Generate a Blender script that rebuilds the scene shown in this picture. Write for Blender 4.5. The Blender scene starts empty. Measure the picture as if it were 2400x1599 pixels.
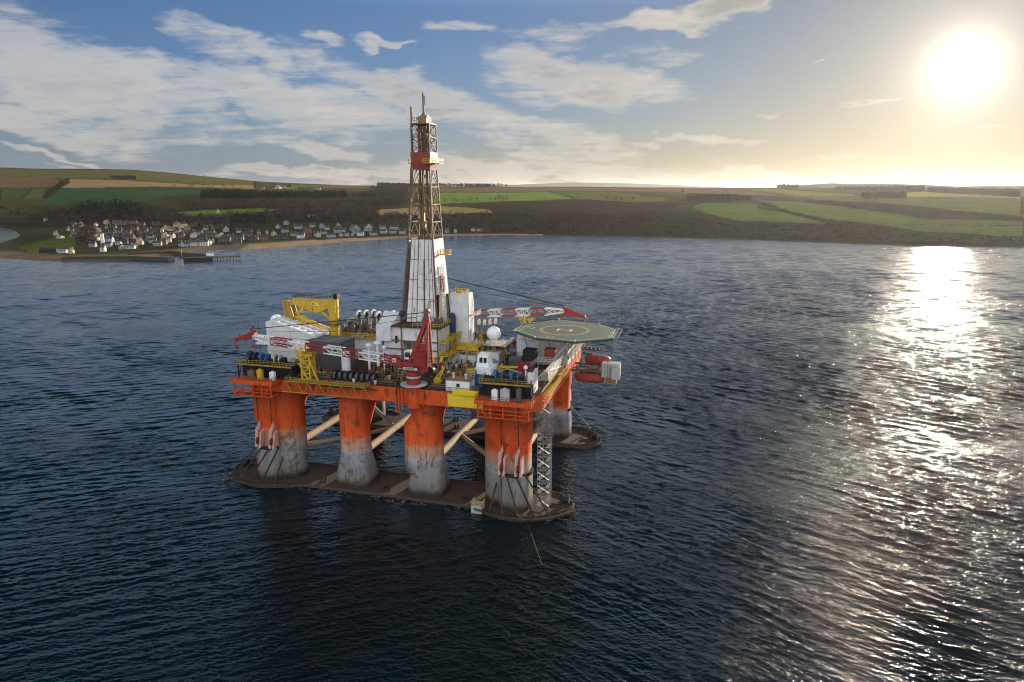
import bpy, math, random
import numpy as np
from math import sin, cos, pi, radians as rad
from mathutils import Vector, Matrix
from mathutils.bvhtree import BVHTree
random.seed(7)
rng = np.random.default_rng(11)
SC = bpy.context.scene
COL = SC.collection

# ------------------------------------------------------------------ node helpers
class NT:
    def __init__(s, tree):
        s.t = tree; s.n = tree.nodes; s.l = tree.links
    def node(s, typ, **kw):
        n = s.n.new(typ)
        for k, v in kw.items(): setattr(n, k, v)
        return n
    def put(s, sock, v):
        if hasattr(v, 'is_output') or isinstance(v, bpy.types.NodeSocket): s.l.new(v, sock)
        elif isinstance(v, (tuple, list)) and len(v) == 3 and sock.type == 'RGBA': sock.default_value = (*v, 1)
        else: sock.default_value = v
    def m(s, op, a, b=None, c=None, clamp=False):
        n = s.node('ShaderNodeMath', operation=op, use_clamp=clamp)
        for i, v in enumerate((a, b, c)):
            if v is not None: s.put(n.inputs[i], v)
        return n.outputs[0]
    def vm(s, op, a, b=None, scale=None):
        n = s.node('ShaderNodeVectorMath', operation=op)
        s.put(n.inputs[0], a)
        if b is not None: s.put(n.inputs[1], b)
        if scale is not None: s.put(n.inputs['Scale'], scale)
        return n.outputs['Value'] if op in ('DOT_PRODUCT', 'LENGTH') else n.outputs[0]
    def noise(s, vec, scale=1., detail=3., rough=.5, dist=0., col=False):
        n = s.node('ShaderNodeTexNoise')
        if vec is not None: s.put(n.inputs['Vector'], vec)
        n.inputs['Scale'].default_value = scale; n.inputs['Detail'].default_value = detail
        n.inputs['Roughness'].default_value = rough; n.inputs['Distortion'].default_value = dist
        return n.outputs['Color' if col else 'Fac']
    def mix(s, f, a, b, blend='MIX'):
        n = s.node('ShaderNodeMix', data_type='RGBA', blend_type=blend)
        s.put(n.inputs[0], f); s.put(n.inputs[6], a); s.put(n.inputs[7], b)
        return n.outputs[2]
    def sstep(s, v, lo, hi, a=0., b=1.):
        n = s.node('ShaderNodeMapRange', interpolation_type='SMOOTHSTEP')
        s.put(n.inputs[0], v)
        for i, x in enumerate((lo, hi, a, b)): s.put(n.inputs[i+1], x)
        return n.outputs[0]
    def ramp(s, f, stops):
        n = s.node('ShaderNodeValToRGB'); e = n.color_ramp.elements
        while len(e) < len(stops): e.new(0.5)
        for el, (p, c) in zip(e, stops): el.position = p; el.color = (*c, 1)
        s.put(n.inputs[0], f); return n.outputs[0]
    def mapping(s, vec, scale=(1, 1, 1), rot=(0, 0, 0), loc=(0, 0, 0)):
        n = s.node('ShaderNodeMapping'); s.put(n.inputs['Vector'], vec)
        n.inputs['Scale'].default_value = scale; n.inputs['Rotation'].default_value = rot; n.inputs['Location'].default_value = loc
        return n.outputs[0]

def newmat(name):
    m = bpy.data.materials.new(name); m.use_nodes = True
    nt = NT(m.node_tree); b = nt.n['Principled BSDF']
    return m, nt, b

RUST = (.13, .045, .016)
def paint(name, col, rough=.55, metal=0., var=.22, rust=.35, rustcol=RUST, rs=1.6, rz=.22, scale=.6, bump=0., spec=.2, dirt=.3):
    """weathered paint: tonal patches, vertical rust streaks, grime"""
    m, nt, b = newmat(name)
    pos = nt.node('ShaderNodeNewGeometry').outputs['Position']
    n1 = nt.noise(pos, scale, 4, .6)
    c = nt.mix(n1, tuple(x*(1-var) for x in col), tuple(min(1, x*(1+var)) for x in col))
    if dirt:
        nd = nt.noise(nt.mapping(pos, (1, 1, .35)), .9, 5, .65)
        c = nt.mix(nt.sstep(nd, .5, .78, 0, dirt*1.6), c, tuple(x*.3+.01 for x in col))
    if rust:
        st = nt.noise(nt.mapping(pos, (rs, rs, rz)), 1.1, 5, .7)
        sp = nt.noise(pos, .35, 3, .5)
        f = nt.m('MULTIPLY', nt.sstep(st, .53, .63), nt.sstep(sp, .44, .60), clamp=True)
        c = nt.mix(nt.m('MULTIPLY', f, min(1, rust*2)), c, rustcol)
    nt.put(b.inputs['Base Color'], c)
    b.inputs['Roughness'].default_value = rough; b.inputs['Metallic'].default_value = metal
    b.inputs['Specular IOR Level'].default_value = spec
    if bump:
        bn = nt.node('ShaderNodeBump'); bn.inputs['Strength'].default_value = bump; bn.inputs['Distance'].default_value = .1
        nt.put(bn.inputs['Height'], nt.noise(pos, 3, 4)); nt.put(b.inputs['Normal'], bn.outputs[0])
    return m

M = {}
M['orange'] = paint('orange_paint', (.50, .072, .016), spec=.15, rust=.7, rustcol=(.06, .016, .008), dirt=.45)
M['red'] = paint('red_paint', (.24, .028, .028), rust=.3, dirt=.35)
M['redwhite'] = paint('white_boom', (.62, .62, .60), rust=.2)
M['yellow'] = paint('yellow_paint', (.46, .30, .025), rust=.3, dirt=.4)
M['yellowp'] = paint('yellow_panel', (.62, .46, .03), rust=.12, dirt=.18)
M['white'] = paint('white_paint', (.54, .55, .55), rust=.16, rs=2.2, rz=.14, dirt=.25)
M['whitec'] = paint('clean_white', (.66, .67, .68), rust=.1, dirt=.12)
M['cream'] = paint('cream_paint', (.50, .47, .40), rust=.45, dirt=.4)
M['rustwhite'] = paint('rusted_white', (.56, .55, .525), rust=.42, rs=1.5, rz=.16, rustcol=(.16,.06,.02), dirt=.25)
M['grey'] = paint('grey_paint', (.22, .225, .22), rust=.25)
M['dgrey'] = paint('dark_grey_paint', (.075, .08, .08), rust=.25)
M['black'] = paint('black_steel', (.014, .014, .015), rust=.4, rustcol=(.05, .022, .012), rough=.5)
M['steel'] = paint('dirty_steel', (.12, .09, .065), rust=.6, metal=.1)
M['galv'] = paint('galvanised', (.42, .43, .42), rust=.1, metal=.3, rough=.45)
M['blue'] = paint('blue_paint', (.02, .10, .26), rust=.15)
M['navy'] = paint('navy_paint', (.012, .03, .07), rust=.15)
M['deck'] = paint('deck_plate', (.052, .037, .026), rust=.6, dirt=.6, rough=.75)
M['rusty'] = paint('rusty_frame', (.135, .085, .052), rust=.9, dirt=.5, rough=.7)
M['redbrown'] = paint('red_oxide', (.20, .042, .028), rust=.5, dirt=.3)
M['pont'] = paint('pontoon_plate', (.052, .036, .026), rust=.5, rustcol=(.05, .028, .016), dirt=.75, rough=.85, scale=.25, bump=.5)
M['brace'] = paint('weathered_brace', (.32, .24, .16), rust=.3, dirt=.5, rough=.8)
M['darkbar'] = paint('dark_bar', (.035, .024, .018), rust=.6)
M['cable'] = paint('cable', (.03, .028, .026), rust=0, dirt=0)
M['heli'] = paint('helideck_green', (.036, .078, .054), rust=.1, dirt=.3, rough=.85)
M['helidark'] = paint('helideck_dark', (.045, .046, .038), rust=.1, dirt=.3, rough=.9)
M['heliring'] = paint('helideck_ring', (.14, .125, .06), rust=.1, dirt=.5, rough=.9)
M['mark'] = paint('white_marking', (.42, .43, .41), rust=.05, dirt=.35, rough=.8)
M['boat'] = paint('lifeboat_red', (.32, .055, .038), rust=.1, dirt=.2, rough=.4)
M['dome'] = paint('dome_white', (.74, .75, .76), rust=0, dirt=.05, rough=.35)
M['yellowd'] = paint('grimy_yellow', (.30, .195, .035), rust=.6, dirt=.7)
M['seam'] = paint('rust_seam', (.075, .036, .02), rust=.8)
M['galvd'] = paint('dull_galvanised', (.20,.205,.20), rust=.25, metal=.1, rough=.6)
M['gold'] = paint('ochre', (.22, .14, .055), rust=.6)
def glassmat():
    m, nt, b = newmat('dark_glass'); b.inputs['Base Color'].default_value = (.012, .015, .018, 1); b.inputs['Roughness'].default_value = .12
    return m
M['glass'] = glassmat()

def column_mat(name, hi, pink):
    """orange topcoat fading to bleached primer, grey boot-topping, weed and rust near the water, by height above the water"""
    m, nt, b = newmat(name)
    pos = nt.node('ShaderNodeNewGeometry').outputs['Position']
    z = nt.node('ShaderNodeSeparateXYZ'); nt.put(z.inputs[0], pos); z = z.outputs[2]
    w = nt.noise(pos, .35, 4, .6); w2 = nt.noise(nt.mapping(pos, (1, 1, .2)), .8, 5, .65)
    zz = nt.m('ADD', z, nt.m('MULTIPLY', nt.m('SUBTRACT', w, .5), 1.8))
    zz = nt.m('ADD', zz, nt.m('MULTIPLY', nt.m('SUBTRACT', w2, .5), 1.2))
    f = nt.m('DIVIDE', zz, 32)
    c = nt.ramp(f, [(0, (.018,.015,.012)), (.06, (.035,.028,.022)), (.11, (.15,.145,.13)), (hi-.07, (.195,.205,.21)), (hi-.02, (.29,.28,.275)), (hi+.02, (.38,.23,.17)), (pink-.03, (.46,.19,.11)), (pink, (.50,.10,.03)),
                    (pink+.03, (.54,.072,.014)), (.72, (.47,.068,.016)), (.9, (.36,.058,.018))])
    sp = nt.noise(pos, .22, 5, .7, .6)
    c = nt.mix(nt.sstep(sp, .56, .62, 0, .55), c, (.06, .025, .014))
    st = nt.noise(nt.mapping(pos, (1.5, 1.5, .1)), 1.0, 5, .7)
    c = nt.mix(nt.sstep(st, .53, .68, 0, .75), c, (.085, .030, .014))
    g = nt.noise(pos, 1.6, 4, .6)
    g2 = nt.noise(nt.mapping(pos, (1,1,.45)), .45, 5, .65)
    c = nt.mix(.3, c, nt.mix(g, (.25, .25, .25), (.78, .78, .78)), 'OVERLAY')
    c = nt.mix(.32, c, nt.mix(nt.sstep(g2, .3, .7), (.2, .2, .2), (.72, .72, .72)), 'OVERLAY')
    # horizontal weld and fender lines
    bz = nt.m('FRACT', nt.m('DIVIDE', z, 3.1))
    c = nt.mix(nt.m('MULTIPLY', nt.m('LESS_THAN', bz, .03), .25), c, (.08, .03, .02))
    nt.put(b.inputs['Base Color'], c); b.inputs['Roughness'].default_value = .65; b.inputs['Specular IOR Level'].default_value = .15
    return m
M['col'] = column_mat('column_paint', .37, .50)
M['colc'] = column_mat('corner_column_paint', .39, .52)
M['colf'] = column_mat('far_column_paint', .34, .39)

# ------------------------------------------------------------------ mesh helpers
class MB:
    def __init__(s): s.v = []; s.f = []
    def add(s, vs, fs):
        b = len(s.v); s.v += [tuple(p) for p in vs]; s.f += [tuple(i+b for i in q) for q in fs]; return s
    def box(s, x0, x1, y0, y1, z0, z1):
        return s.hexa([(x0,y0,z0),(x1,y0,z0),(x1,y1,z0),(x0,y1,z0)], [(x0,y0,z1),(x1,y0,z1),(x1,y1,z1),(x0,y1,z1)])
    def hexa(s, lo, hi):
        return s.add(lo+hi, [(3,2,1,0),(4,5,6,7),(0,1,5,4),(1,2,6,5),(2,3,7,6),(3,0,4,7)])
    def beam(s, p, q, w=.25, h=None):
        p, q = Vector(p), Vector(q); d = q-p
        if d.length < 1e-6: return s
        h = h or w; d.normalize(); up = Vector((0,0,1)) if abs(d.z) < .95 else Vector((0,1,0))
        a = d.cross(up).normalized()*w/2; b = d.cross(a).normalized()*h/2
        lo = [p-a-b, p+a-b, p+a+b, p-a+b]; hi = [q-a-b, q+a-b, q+a+b, q-a+b]
        return s.hexa([tuple(x) for x in lo], [tuple(x) for x in hi])
    def tube(s, p, q, r, r2=None, n=10, cap=True):
        p, q = Vector(p), Vector(q); d = (q-p).normalized(); r2 = r if r2 is None else r2
        up = Vector((0,0,1)) if abs(d.z) < .95 else Vector((0,1,0))
        a = d.cross(up).normalized(); b = d.cross(a)
        vs = [p+(a*cos(2*pi*i/n)+b*sin(2*pi*i/n))*r for i in range(n)]+[q+(a*cos(2*pi*i/n)+b*sin(2*pi*i/n))*r2 for i in range(n)]
        fs = [(i, (i+1) % n, n+(i+1) % n, n+i) for i in range(n)]
        if cap: fs += [tuple(range(n-1, -1, -1)), tuple(range(n, 2*n))]
        return s.add(vs, fs)
    def path(s, pts, r, n=6):
        for a, b in zip(pts, pts[1:]): s.tube(a, b, r, n=n)
        return s
    def prism(s, poly, z0, z1):
        n = len(poly)
        return s.add([(x,y,z0) for x,y in poly]+[(x,y,z1) for x,y in poly], [tuple(range(n-1,-1,-1)), tuple(range(n,2*n))]+[(i,(i+1)%n,n+(i+1)%n,n+i) for i in range(n)])
    def loft(s, rings, cap=True):
        n = len(rings[0]); vs = [p for r in rings for p in r]; fs = []
        for k in range(len(rings)-1):
            fs += [(k*n+i, k*n+(i+1)%n, (k+1)*n+(i+1)%n, (k+1)*n+i) for i in range(n)]
        if cap: fs += [tuple(range(n-1,-1,-1)), tuple(range((len(rings)-1)*n, len(rings)*n))]
        return s.add(vs, fs)
    def sphere(s, c, r, nu=20, nv=12, sq=1.):
        rings = []
        for j in range(1, nv):
            t = pi*j/nv
            rings.append([(c[0]+r*sin(t)*cos(2*pi*i/nu), c[1]+r*sin(t)*sin(2*pi*i/nu), c[2]-r*sq*cos(t)) for i in range(nu)])
        return s.loft(rings)
    def ring(s, c, r0, r1, z0, z1, n=28):
        def R(r, z): return [(c[0]+r*cos(2*pi*i/n), c[1]+r*sin(2*pi*i/n), z) for i in range(n)]
        rs = [R(r1,z0), R(r1,z1), R(r0,z1), R(r0,z0), R(r1,z0)]
        return s.loft(rs, cap=False)
    def rail(s, pts, h=1.1, post=2., w=.09, closed=False):
        pts = [Vector(p) for p in pts]
        if closed: pts.append(pts[0])
        for a, b in zip(pts, pts[1:]):
            L = (b-a).length; k = max(1, round(L/post))
            for i in range(k+1):
                p = a.lerp(b, i/k); s.beam(p, p+Vector((0,0,h)), w)
            for hh in (h, h*.55): s.beam(a+Vector((0,0,hh)), b+Vector((0,0,hh)), w)
        return s
    def truss(s, A, B, n, w=.18, wd=.12):
        """A, B: lists of 4 corner points at the two ends"""
        A = [Vector(p) for p in A]; B = [Vector(p) for p in B]
        for a, b in zip(A, B): s.beam(a, b, w)
        for k in range(n+1):
            S = [a.lerp(b, k/n) for a, b in zip(A, B)]
            for i in range(4): s.beam(S[i], S[(i+1)%4], wd)
            if k < n:
                S2 = [a.lerp(b, (k+1)/n) for a, b in zip(A, B)]
                for i in range(4):
                    j = (i+1)%4
                    if (k+i) % 2: s.beam(S[i], S2[j], wd)
                    else: s.beam(S[j], S2[i], wd)
        return s
    def build(s, name, mat, parent=None, smooth=False, label=None, world=False):
        me = bpy.data.meshes.new(name)
        base = (0,0,0) if parent is None else BASE.get(parent.name, (0,0,0))
        me.from_pydata([(x-base[0], y-base[1], z-base[2]) for x,y,z in s.v], [], s.f); me.update()
        me.materials.append(M[mat] if isinstance(mat, str) else mat)
        o = bpy.data.objects.new(name, me); COL.objects.link(o)
        if parent is not None: o.parent = parent; BASE[o.name] = base
        if smooth:
            me.polygons.foreach_set('use_smooth', [True]*len(me.polygons))
            try: me.set_sharp_from_angle(angle=rad(40))
            except Exception: pass
        if label: o['label'] = label
        return o
BASE = {}
RIGC = (-28., 213.5); RANG = rad(-15.6)
def l2w(p):
    c, s = cos(RANG), sin(RANG); return (RIGC[0]+c*p[0]-s*p[1], RIGC[1]+s*p[0]+c*p[1], p[2])
def thing(name, label, cat, base, group=None, world=False, rz=0.):
    """an Empty at the thing's base; rig-frame things carry the rig's heading"""
    o = bpy.data.objects.new(name, None); COL.objects.link(o)
    if world: o.location = base; o.rotation_euler[2] = rz; BASE[o.name] = (0,0,0)
    else: o.location = l2w(base); o.rotation_euler[2] = RANG; BASE[o.name] = tuple(base)
    o['label'] = label; o['category'] = cat
    if group: o['group'] = group
    o.empty_display_size = .5
    return o
def tag(o, label=None, cat=None, group=None, kind=None):
    if label: o['label'] = label
    if cat: o['category'] = cat
    if group: o['group'] = group
    if kind: o['kind'] = kind
    return o
def dup(root, loc, rz=None, label=None, group=None, scale=None):
    """copy of a thing with copies of its parts and sub-parts"""
    r = root.copy(); COL.objects.link(r); r.location = loc
    if rz is not None: r.rotation_euler[2] = rz
    if label: r['label'] = label
    if group: r['group'] = group
    if scale: r.scale = scale
    for ch in list(root.children):
        c = ch.copy(); COL.objects.link(c); c.parent = r
        for g in list(ch.children):
            d = g.copy(); COL.objects.link(d); d.parent = c
    return r
def circ(cx, cy, rx, n=28, ry=None, z=None, e=2.):
    ry = rx if ry is None else ry; out = []
    for i in range(n):
        t = 2*pi*i/n; c, s_ = cos(t), sin(t)
        x = cx+rx*math.copysign(abs(c)**(2/e), c); y = cy+ry*math.copysign(abs(s_)**(2/e), s_)
        out.append((x,y) if z is None else (x,y,z))
    return out
def textmesh(txt, size, name, mat, parent, origin, ux, uy, depth=.02):
    """lettering as a mesh part, laid in the plane of ux / uy"""
    cu = bpy.data.curves.new(name, 'FONT'); cu.body = txt; cu.size = size; cu.align_x = 'CENTER'; cu.align_y = 'CENTER'; cu.extrude = depth
    to = bpy.data.objects.new(name+'_curve', cu); COL.objects.link(to)
    dg = bpy.context.evaluated_depsgraph_get(); me = bpy.data.meshes.new_from_object(to.evaluated_get(dg))
    vs = [tuple(v.co) for v in me.vertices]; fs = [tuple(p.vertices) for p in me.polygons]
    bpy.data.objects.remove(to); bpy.data.curves.remove(cu); bpy.data.meshes.remove(me)
    ux, uy = Vector(ux).normalized(), Vector(uy).normalized(); uz = ux.cross(uy); O = Vector(origin)
    mb = MB(); mb.add([tuple(O+ux*v[0]+uy*v[1]+uz*v[2]) for v in vs], fs)
    return mb.build(name, mat, parent)

# surveyed control points of the land: stations across the firth, shore to skyline
CTRL=[[(-813,858,-5.0),(-830,876,0.0),(-876,926,2.0),(-1342,1427,-3.0),(-1682,1794,1.5),(-1724,1850,43.7),(-2317,2500,91.6),(-3223,3500,197.4),(-3867,4200,127.4)],
[(-632,845,-5.0),(-647,865,0.0),(-701,939,2.0),(-1059,1427,-3.0),(-1345,1818,1.5),(-1361,1850,44.8),(-1829,2500,91.6),(-2545,3500,193.9),(-3054,4200,123.9)],
[(-549,815,-5.0),(-563,836,0.0),(-595,884,2.5),(-787,1176,4.0),(-1146,1721,6.0),(-1225,1850,43.7),(-1646,2500,91.6),(-2291,3500,188.1),(-2749,4200,118.1)],
[(-461,822,-5.0),(-474,844,0.0),(-499,890,2.5),(-700,1258,6.0),(-932,1681,14.0),(-1020,1850,49.2),(-1372,2500,91.6),(-1909,3500,185.4),(-2291,4200,115.4)],
[(-432,966,-5.0),(-442,988,0.0),(-456,1021,3.5),(-571,1283,6.0),(-724,1634,18.0),(-837,1900,55.1),(-1098,2500,87.2),(-1487,3400,151.1),(-1793,4100,81.1)],
[(-370,994,-5.0),(-379,1017,0.0),(-390,1047,4.0),(-476,1283,6.0),(-591,1604,28.0),(-716,1950,54.3),(-915,2500,82.7),(-1204,3300,125.6),(-1460,4000,55.6)],
[(-279,1128,-5.0),(-285,1152,0.0),(-296,1197,4.0),(-319,1292,7.0),(-356,1448,31.0),(-465,1900,48.2),(-610,2500,81.2),(-804,3300,108.2),(-974,4000,38.2)],
[(-155,1254,-5.0),(-158,1279,0.0),(-162,1310,3.5),(-166,1343,8.0),(-188,1537,36.0),(-214,1750,51.2),(-293,2400,77.1),(-414,3400,101.8),(-499,4100,31.8)],
[(0,1315,-5.0),(0,1340,0.0),(0,1350,1.5),(0,1368,4.5),(0,1475,38.0),(0,1800,54.6),(0,2500,75.2),(0,3500,100.1),(0,4200,30.1)],
[(195,1260,-5.0),(198,1284,0.0),(200,1294,1.5),(203,1312,4.5),(223,1452,37.0),(275,1800,53.5),(381,2500,70.8),(533,3500,99.1),(640,4200,29.1)],
[(373,1204,-5.0),(380,1228,0.0),(383,1238,1.5),(388,1255,4.5),(420,1365,30.0),(536,1750,48.1),(733,2400,65.6),(1006,3300,95.4),(1219,4000,25.4)],
[(517,1111,-5.0),(527,1133,0.0),(531,1142,1.5),(539,1159,4.5),(590,1276,22.0),(736,1600,40.7),(1009,2200,60.8),(1417,3100,94.8),(1737,3800,24.8)],
[(620,1051,-5.0),(632,1072,0.0),(638,1081,1.5),(647,1096,4.5),(672,1143,14.0),(847,1450,32.7),(1192,2050,55.1),(1709,2950,92.7),(2114,3650,22.7)],
[(763,1024,-5.0),(778,1044,0.0),(784,1052,1.5),(795,1067,4.5),(840,1131,12.0),(1034,1400,27.7),(1470,2000,49.9),(2122,2900,90.8),(2635,3600,20.8)],
[(937,992,-5.0),(954,1010,0.0),(961,1017,1.5),(974,1030,4.5),(1026,1090,12.0),(1311,1400,22.6),(1863,2000,46.3),(2688,2900,90.8),(3337,3600,20.8)]]
FIELDS=[('olive',[(-2493,3426),(-1870,3429),(-1521,3344),(-1186,3228),(-1057,2874),(-1197,2746),(-1650,2870),(-1842,2921),(-2165,2968)]),
('tan',[(-1608,2494),(-1825,2894),(-1635,2843),(-1192,2733),(-1067,2901),(-972,2642),(-1602,2485)]),
('dgreen',[(-1365,2041),(-1590,2465),(-1094,2506),(-984,2250),(-1022,2044),(-1040,1899),(-1105,1858),(-1243,1845)]),
('mgreen',[(-1800,2459),(-1686,2460),(-1432,2036),(-1479,2014)]),
('dullgreen',[(-1686,2460),(-1640,2460),(-1486,2215),(-1375,2041),(-1432,2036)]),
('brown',[(-2165,2968),(-1886,2920),(-1719,2670),(-1663,2494),(-1825,2494)]),
('lgreen',[(-846,1750),(-745,1758),(-643,1745),(-614,1745),(-592,1656),(-656,1616),(-781,1669)]),
('tan',[(-602,1711),(-524,1737),(-520,1684),(-571,1636)]),
('tan',[(-317,1629),(-252,1673),(-219,1685),(-197,1513),(-227,1503),(-286,1476)]),
('straw',[(-219,1685),(-173,1696),(-131,1675),(-52,1564),(-42,1501),(-156,1520),(-197,1513)]),
('lgreen',[(-265,2378),(139,2665),(176,1980),(-24,1844),(-198,1771)]),
('olivegreen',[(139,2665),(412,2742),(479,2146),(417,1898),(262,1854),(176,1980)]),
('plough',[(-117,1723),(225,1971),(393,1832),(448,1783),(335,1559),(219,1445),(-20,1498)]),
('brownfield',[(-335,3012),(-14,3356),(502,3348),(982,3221),(823,2697),(429,2855),(-11,2661),(-273,2455)]),
('brownfield',[(-988,3120),(-646,3247),(-556,2770),(-908,2866)]),
('lgreen',[(-902,2801),(-877,2860),(-804,2606),(-843,2616)]),
('lgreen',[(-595,2586),(-540,2598),(-528,2543),(-583,2535)]),
('green',[(687,1969),(793,1927),(823,1592),(836,1389),(995,1351),(958,1299),(694,1285),(653,1311),(624,1369),(625,1570)]),
('green',[(422,1648),(493,1824),(636,1821),(574,1621),(615,1543),(589,1290),(431,1350),(412,1485)]),
('yellowgreen',[(997,3130),(1119,3037),(1175,2379),(1126,2290),(951,2314)]),
('plough',[(640,2620),(907,2604),(869,2010),(1036,1790),(1037,1409),(1003,1362),(843,1401),(836,1617),(800,1943)]),
('olivegreen',[(947,2304),(1117,2261),(1603,2193),(1056,1435),(1050,1815),(891,2062)]),
('brownfield',[(779,3194),(985,3113),(910,2334),(651,2665)]),
('straw',[(1140,2309),(1535,2608),(1643,2248),(1615,2208),(1271,2251)]),
('olivegreen',[(659,1296),(947,1284),(834,1127),(784,1174),(699,1198)]),
('spitgrass',[(-726,1002),(-781,1129),(-805,1211),(-835,1318),(-624,980),(-647,931)]),
('spitgrass',[(-438,1074),(-413,1105),(-401,1074),(-423,1035)]),
('spitgrass',[(-422,1100),(-409,1108),(-391,1125),(-361,1136),(-357,1122),(-382,1099),(-408,1064)]),
('road',[(-406,1057),(-358,1137),(-297,1196),(-295,1189),(-352,1119),(-402,1047)]),
('road',[(-309,1191),(-193,1293),(-191,1282),(-306,1179)]),
('town',[(-1078,1674),(-756,1547),(-500,1346),(-406,1089),(-491,1015),(-599,979),(-748,1182)])]
WOODS=[('bare',[[(-1363,1853),(-1233,1829),(-1145,1827),(-1064,1837),(-969,1818),(-862,1772),(-818,1689),(-594,1607),(-532,1436),(-579,1410),(-756,1547),(-926,1682),(-1056,1678),(-1222,1765),(-1278,1808),(-1357,1842)],[(-637,1568),(-567,1602),(-517,1683),(-464,1772),(-322,1667),(-282,1469),(-224,1484),(-207,1369),(-319,1361),(-433,1428),(-520,1429),(-575,1411)]]),
('conifer',[[(-1151,1837),(-1071,1849),(-975,1831),(-904,1707),(-1026,1717),(-1127,1772)],[(-975,2191),(-851,2319),(-744,2022),(-868,1947)],[(-892,2210),(-553,2299),(-496,2106),(-812,2011)],[(-615,1512),(-535,1507),(-493,1386),(-570,1399)]]),
('bare',[[(-771,1906),(-556,1958),(-290,1934),(-257,1707),(-336,1690),(-722,1783)],[(-883,1880),(-713,1937),(-650,1763),(-849,1774)],[(-465,2344),(-618,3277),(-454,3038),(-328,2187),(-396,2090),(-508,2186)]]),
('conifer',[[(-648,3300),(-592,3286),(-494,3306),(-354,3374),(-148,3403),(-14,3469),(-141,3253),(-347,3304),(-547,3038)]]),
('bare',[[(-169,1512),(-25,1476),(7,1356),(-149,1322)]]),
('scrub',[[(-25,1466),(217,1435),(290,1404),(349,1334),(399,1303),(382,1246),(7,1345),(-14,1425)],[(344,1398),(423,1322),(578,1265),(607,1216),(684,1130),(814,1099),(784,1057),(565,1129),(313,1263)]]),
('conifer',[[(489,1963),(661,2180),(674,1942),(495,1864)],[(1306,2828),(1646,2798),(1562,2644),(1285,2769)],[(1607,2693),(1829,2520),(1663,2288),(1538,2585)],[(1140,2278),(1281,2269),(1201,2125),(1064,2126)],[(1204,3180),(1281,3126),(1247,3042),(1166,3080)]]),
('scrub',[[(644,1822),(630,1582),(624,1369),(643,1296),(662,1178),(627,1204),(592,1297),(607,1532)],[(-1462,2173),(-1742,2693),(-1842,2921),(-1700,2693),(-1580,2444),(-1392,2077)],[(835,2010),(1026,1772),(1029,1398),(1003,1362),(823,1592)],[(-1746,3040),(-1644,3069),(-1535,2863),(-1628,2871)]]),
('bare',[[(-871,1380),(-804,1336),(-614,1014),(-641,1014)],[(-1269,1793),(-1184,1750),(-1177,1739),(-1265,1787)],[(-546,1336),(-511,1330),(-497,1293),(-534,1306)],[(-707,1495),(-519,1399),(-488,1313),(-566,1378),(-687,1452)]])]
TREES=[('hillside tree',[(-1218,2529),(-1156,2518),(-1160,2548),(-1129,2559),(-1112,2566),(-1101,2573),(-1060,2576),(-1035,2594),(-1009,2614)],16),
('ridge tree',[(-1453,3316)],12),
('field tree',[(-174,1794),(-149,1791),(-142,1790),(-128,1788),(-115,1799),(-106,1798),(-92,1809),(-58,1832),(-45,1845),(-35,1859),(-26,1858),(-14,1857)],17),
('plough tree',[(258,1893),(267,1894),(281,1889),(296,1892),(333,1919),(432,1949),(457,1941)],15),
('crest tree',[(307,3405),(432,3391),(488,3394),(497,3395),(528,3395)],9)]
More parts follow.
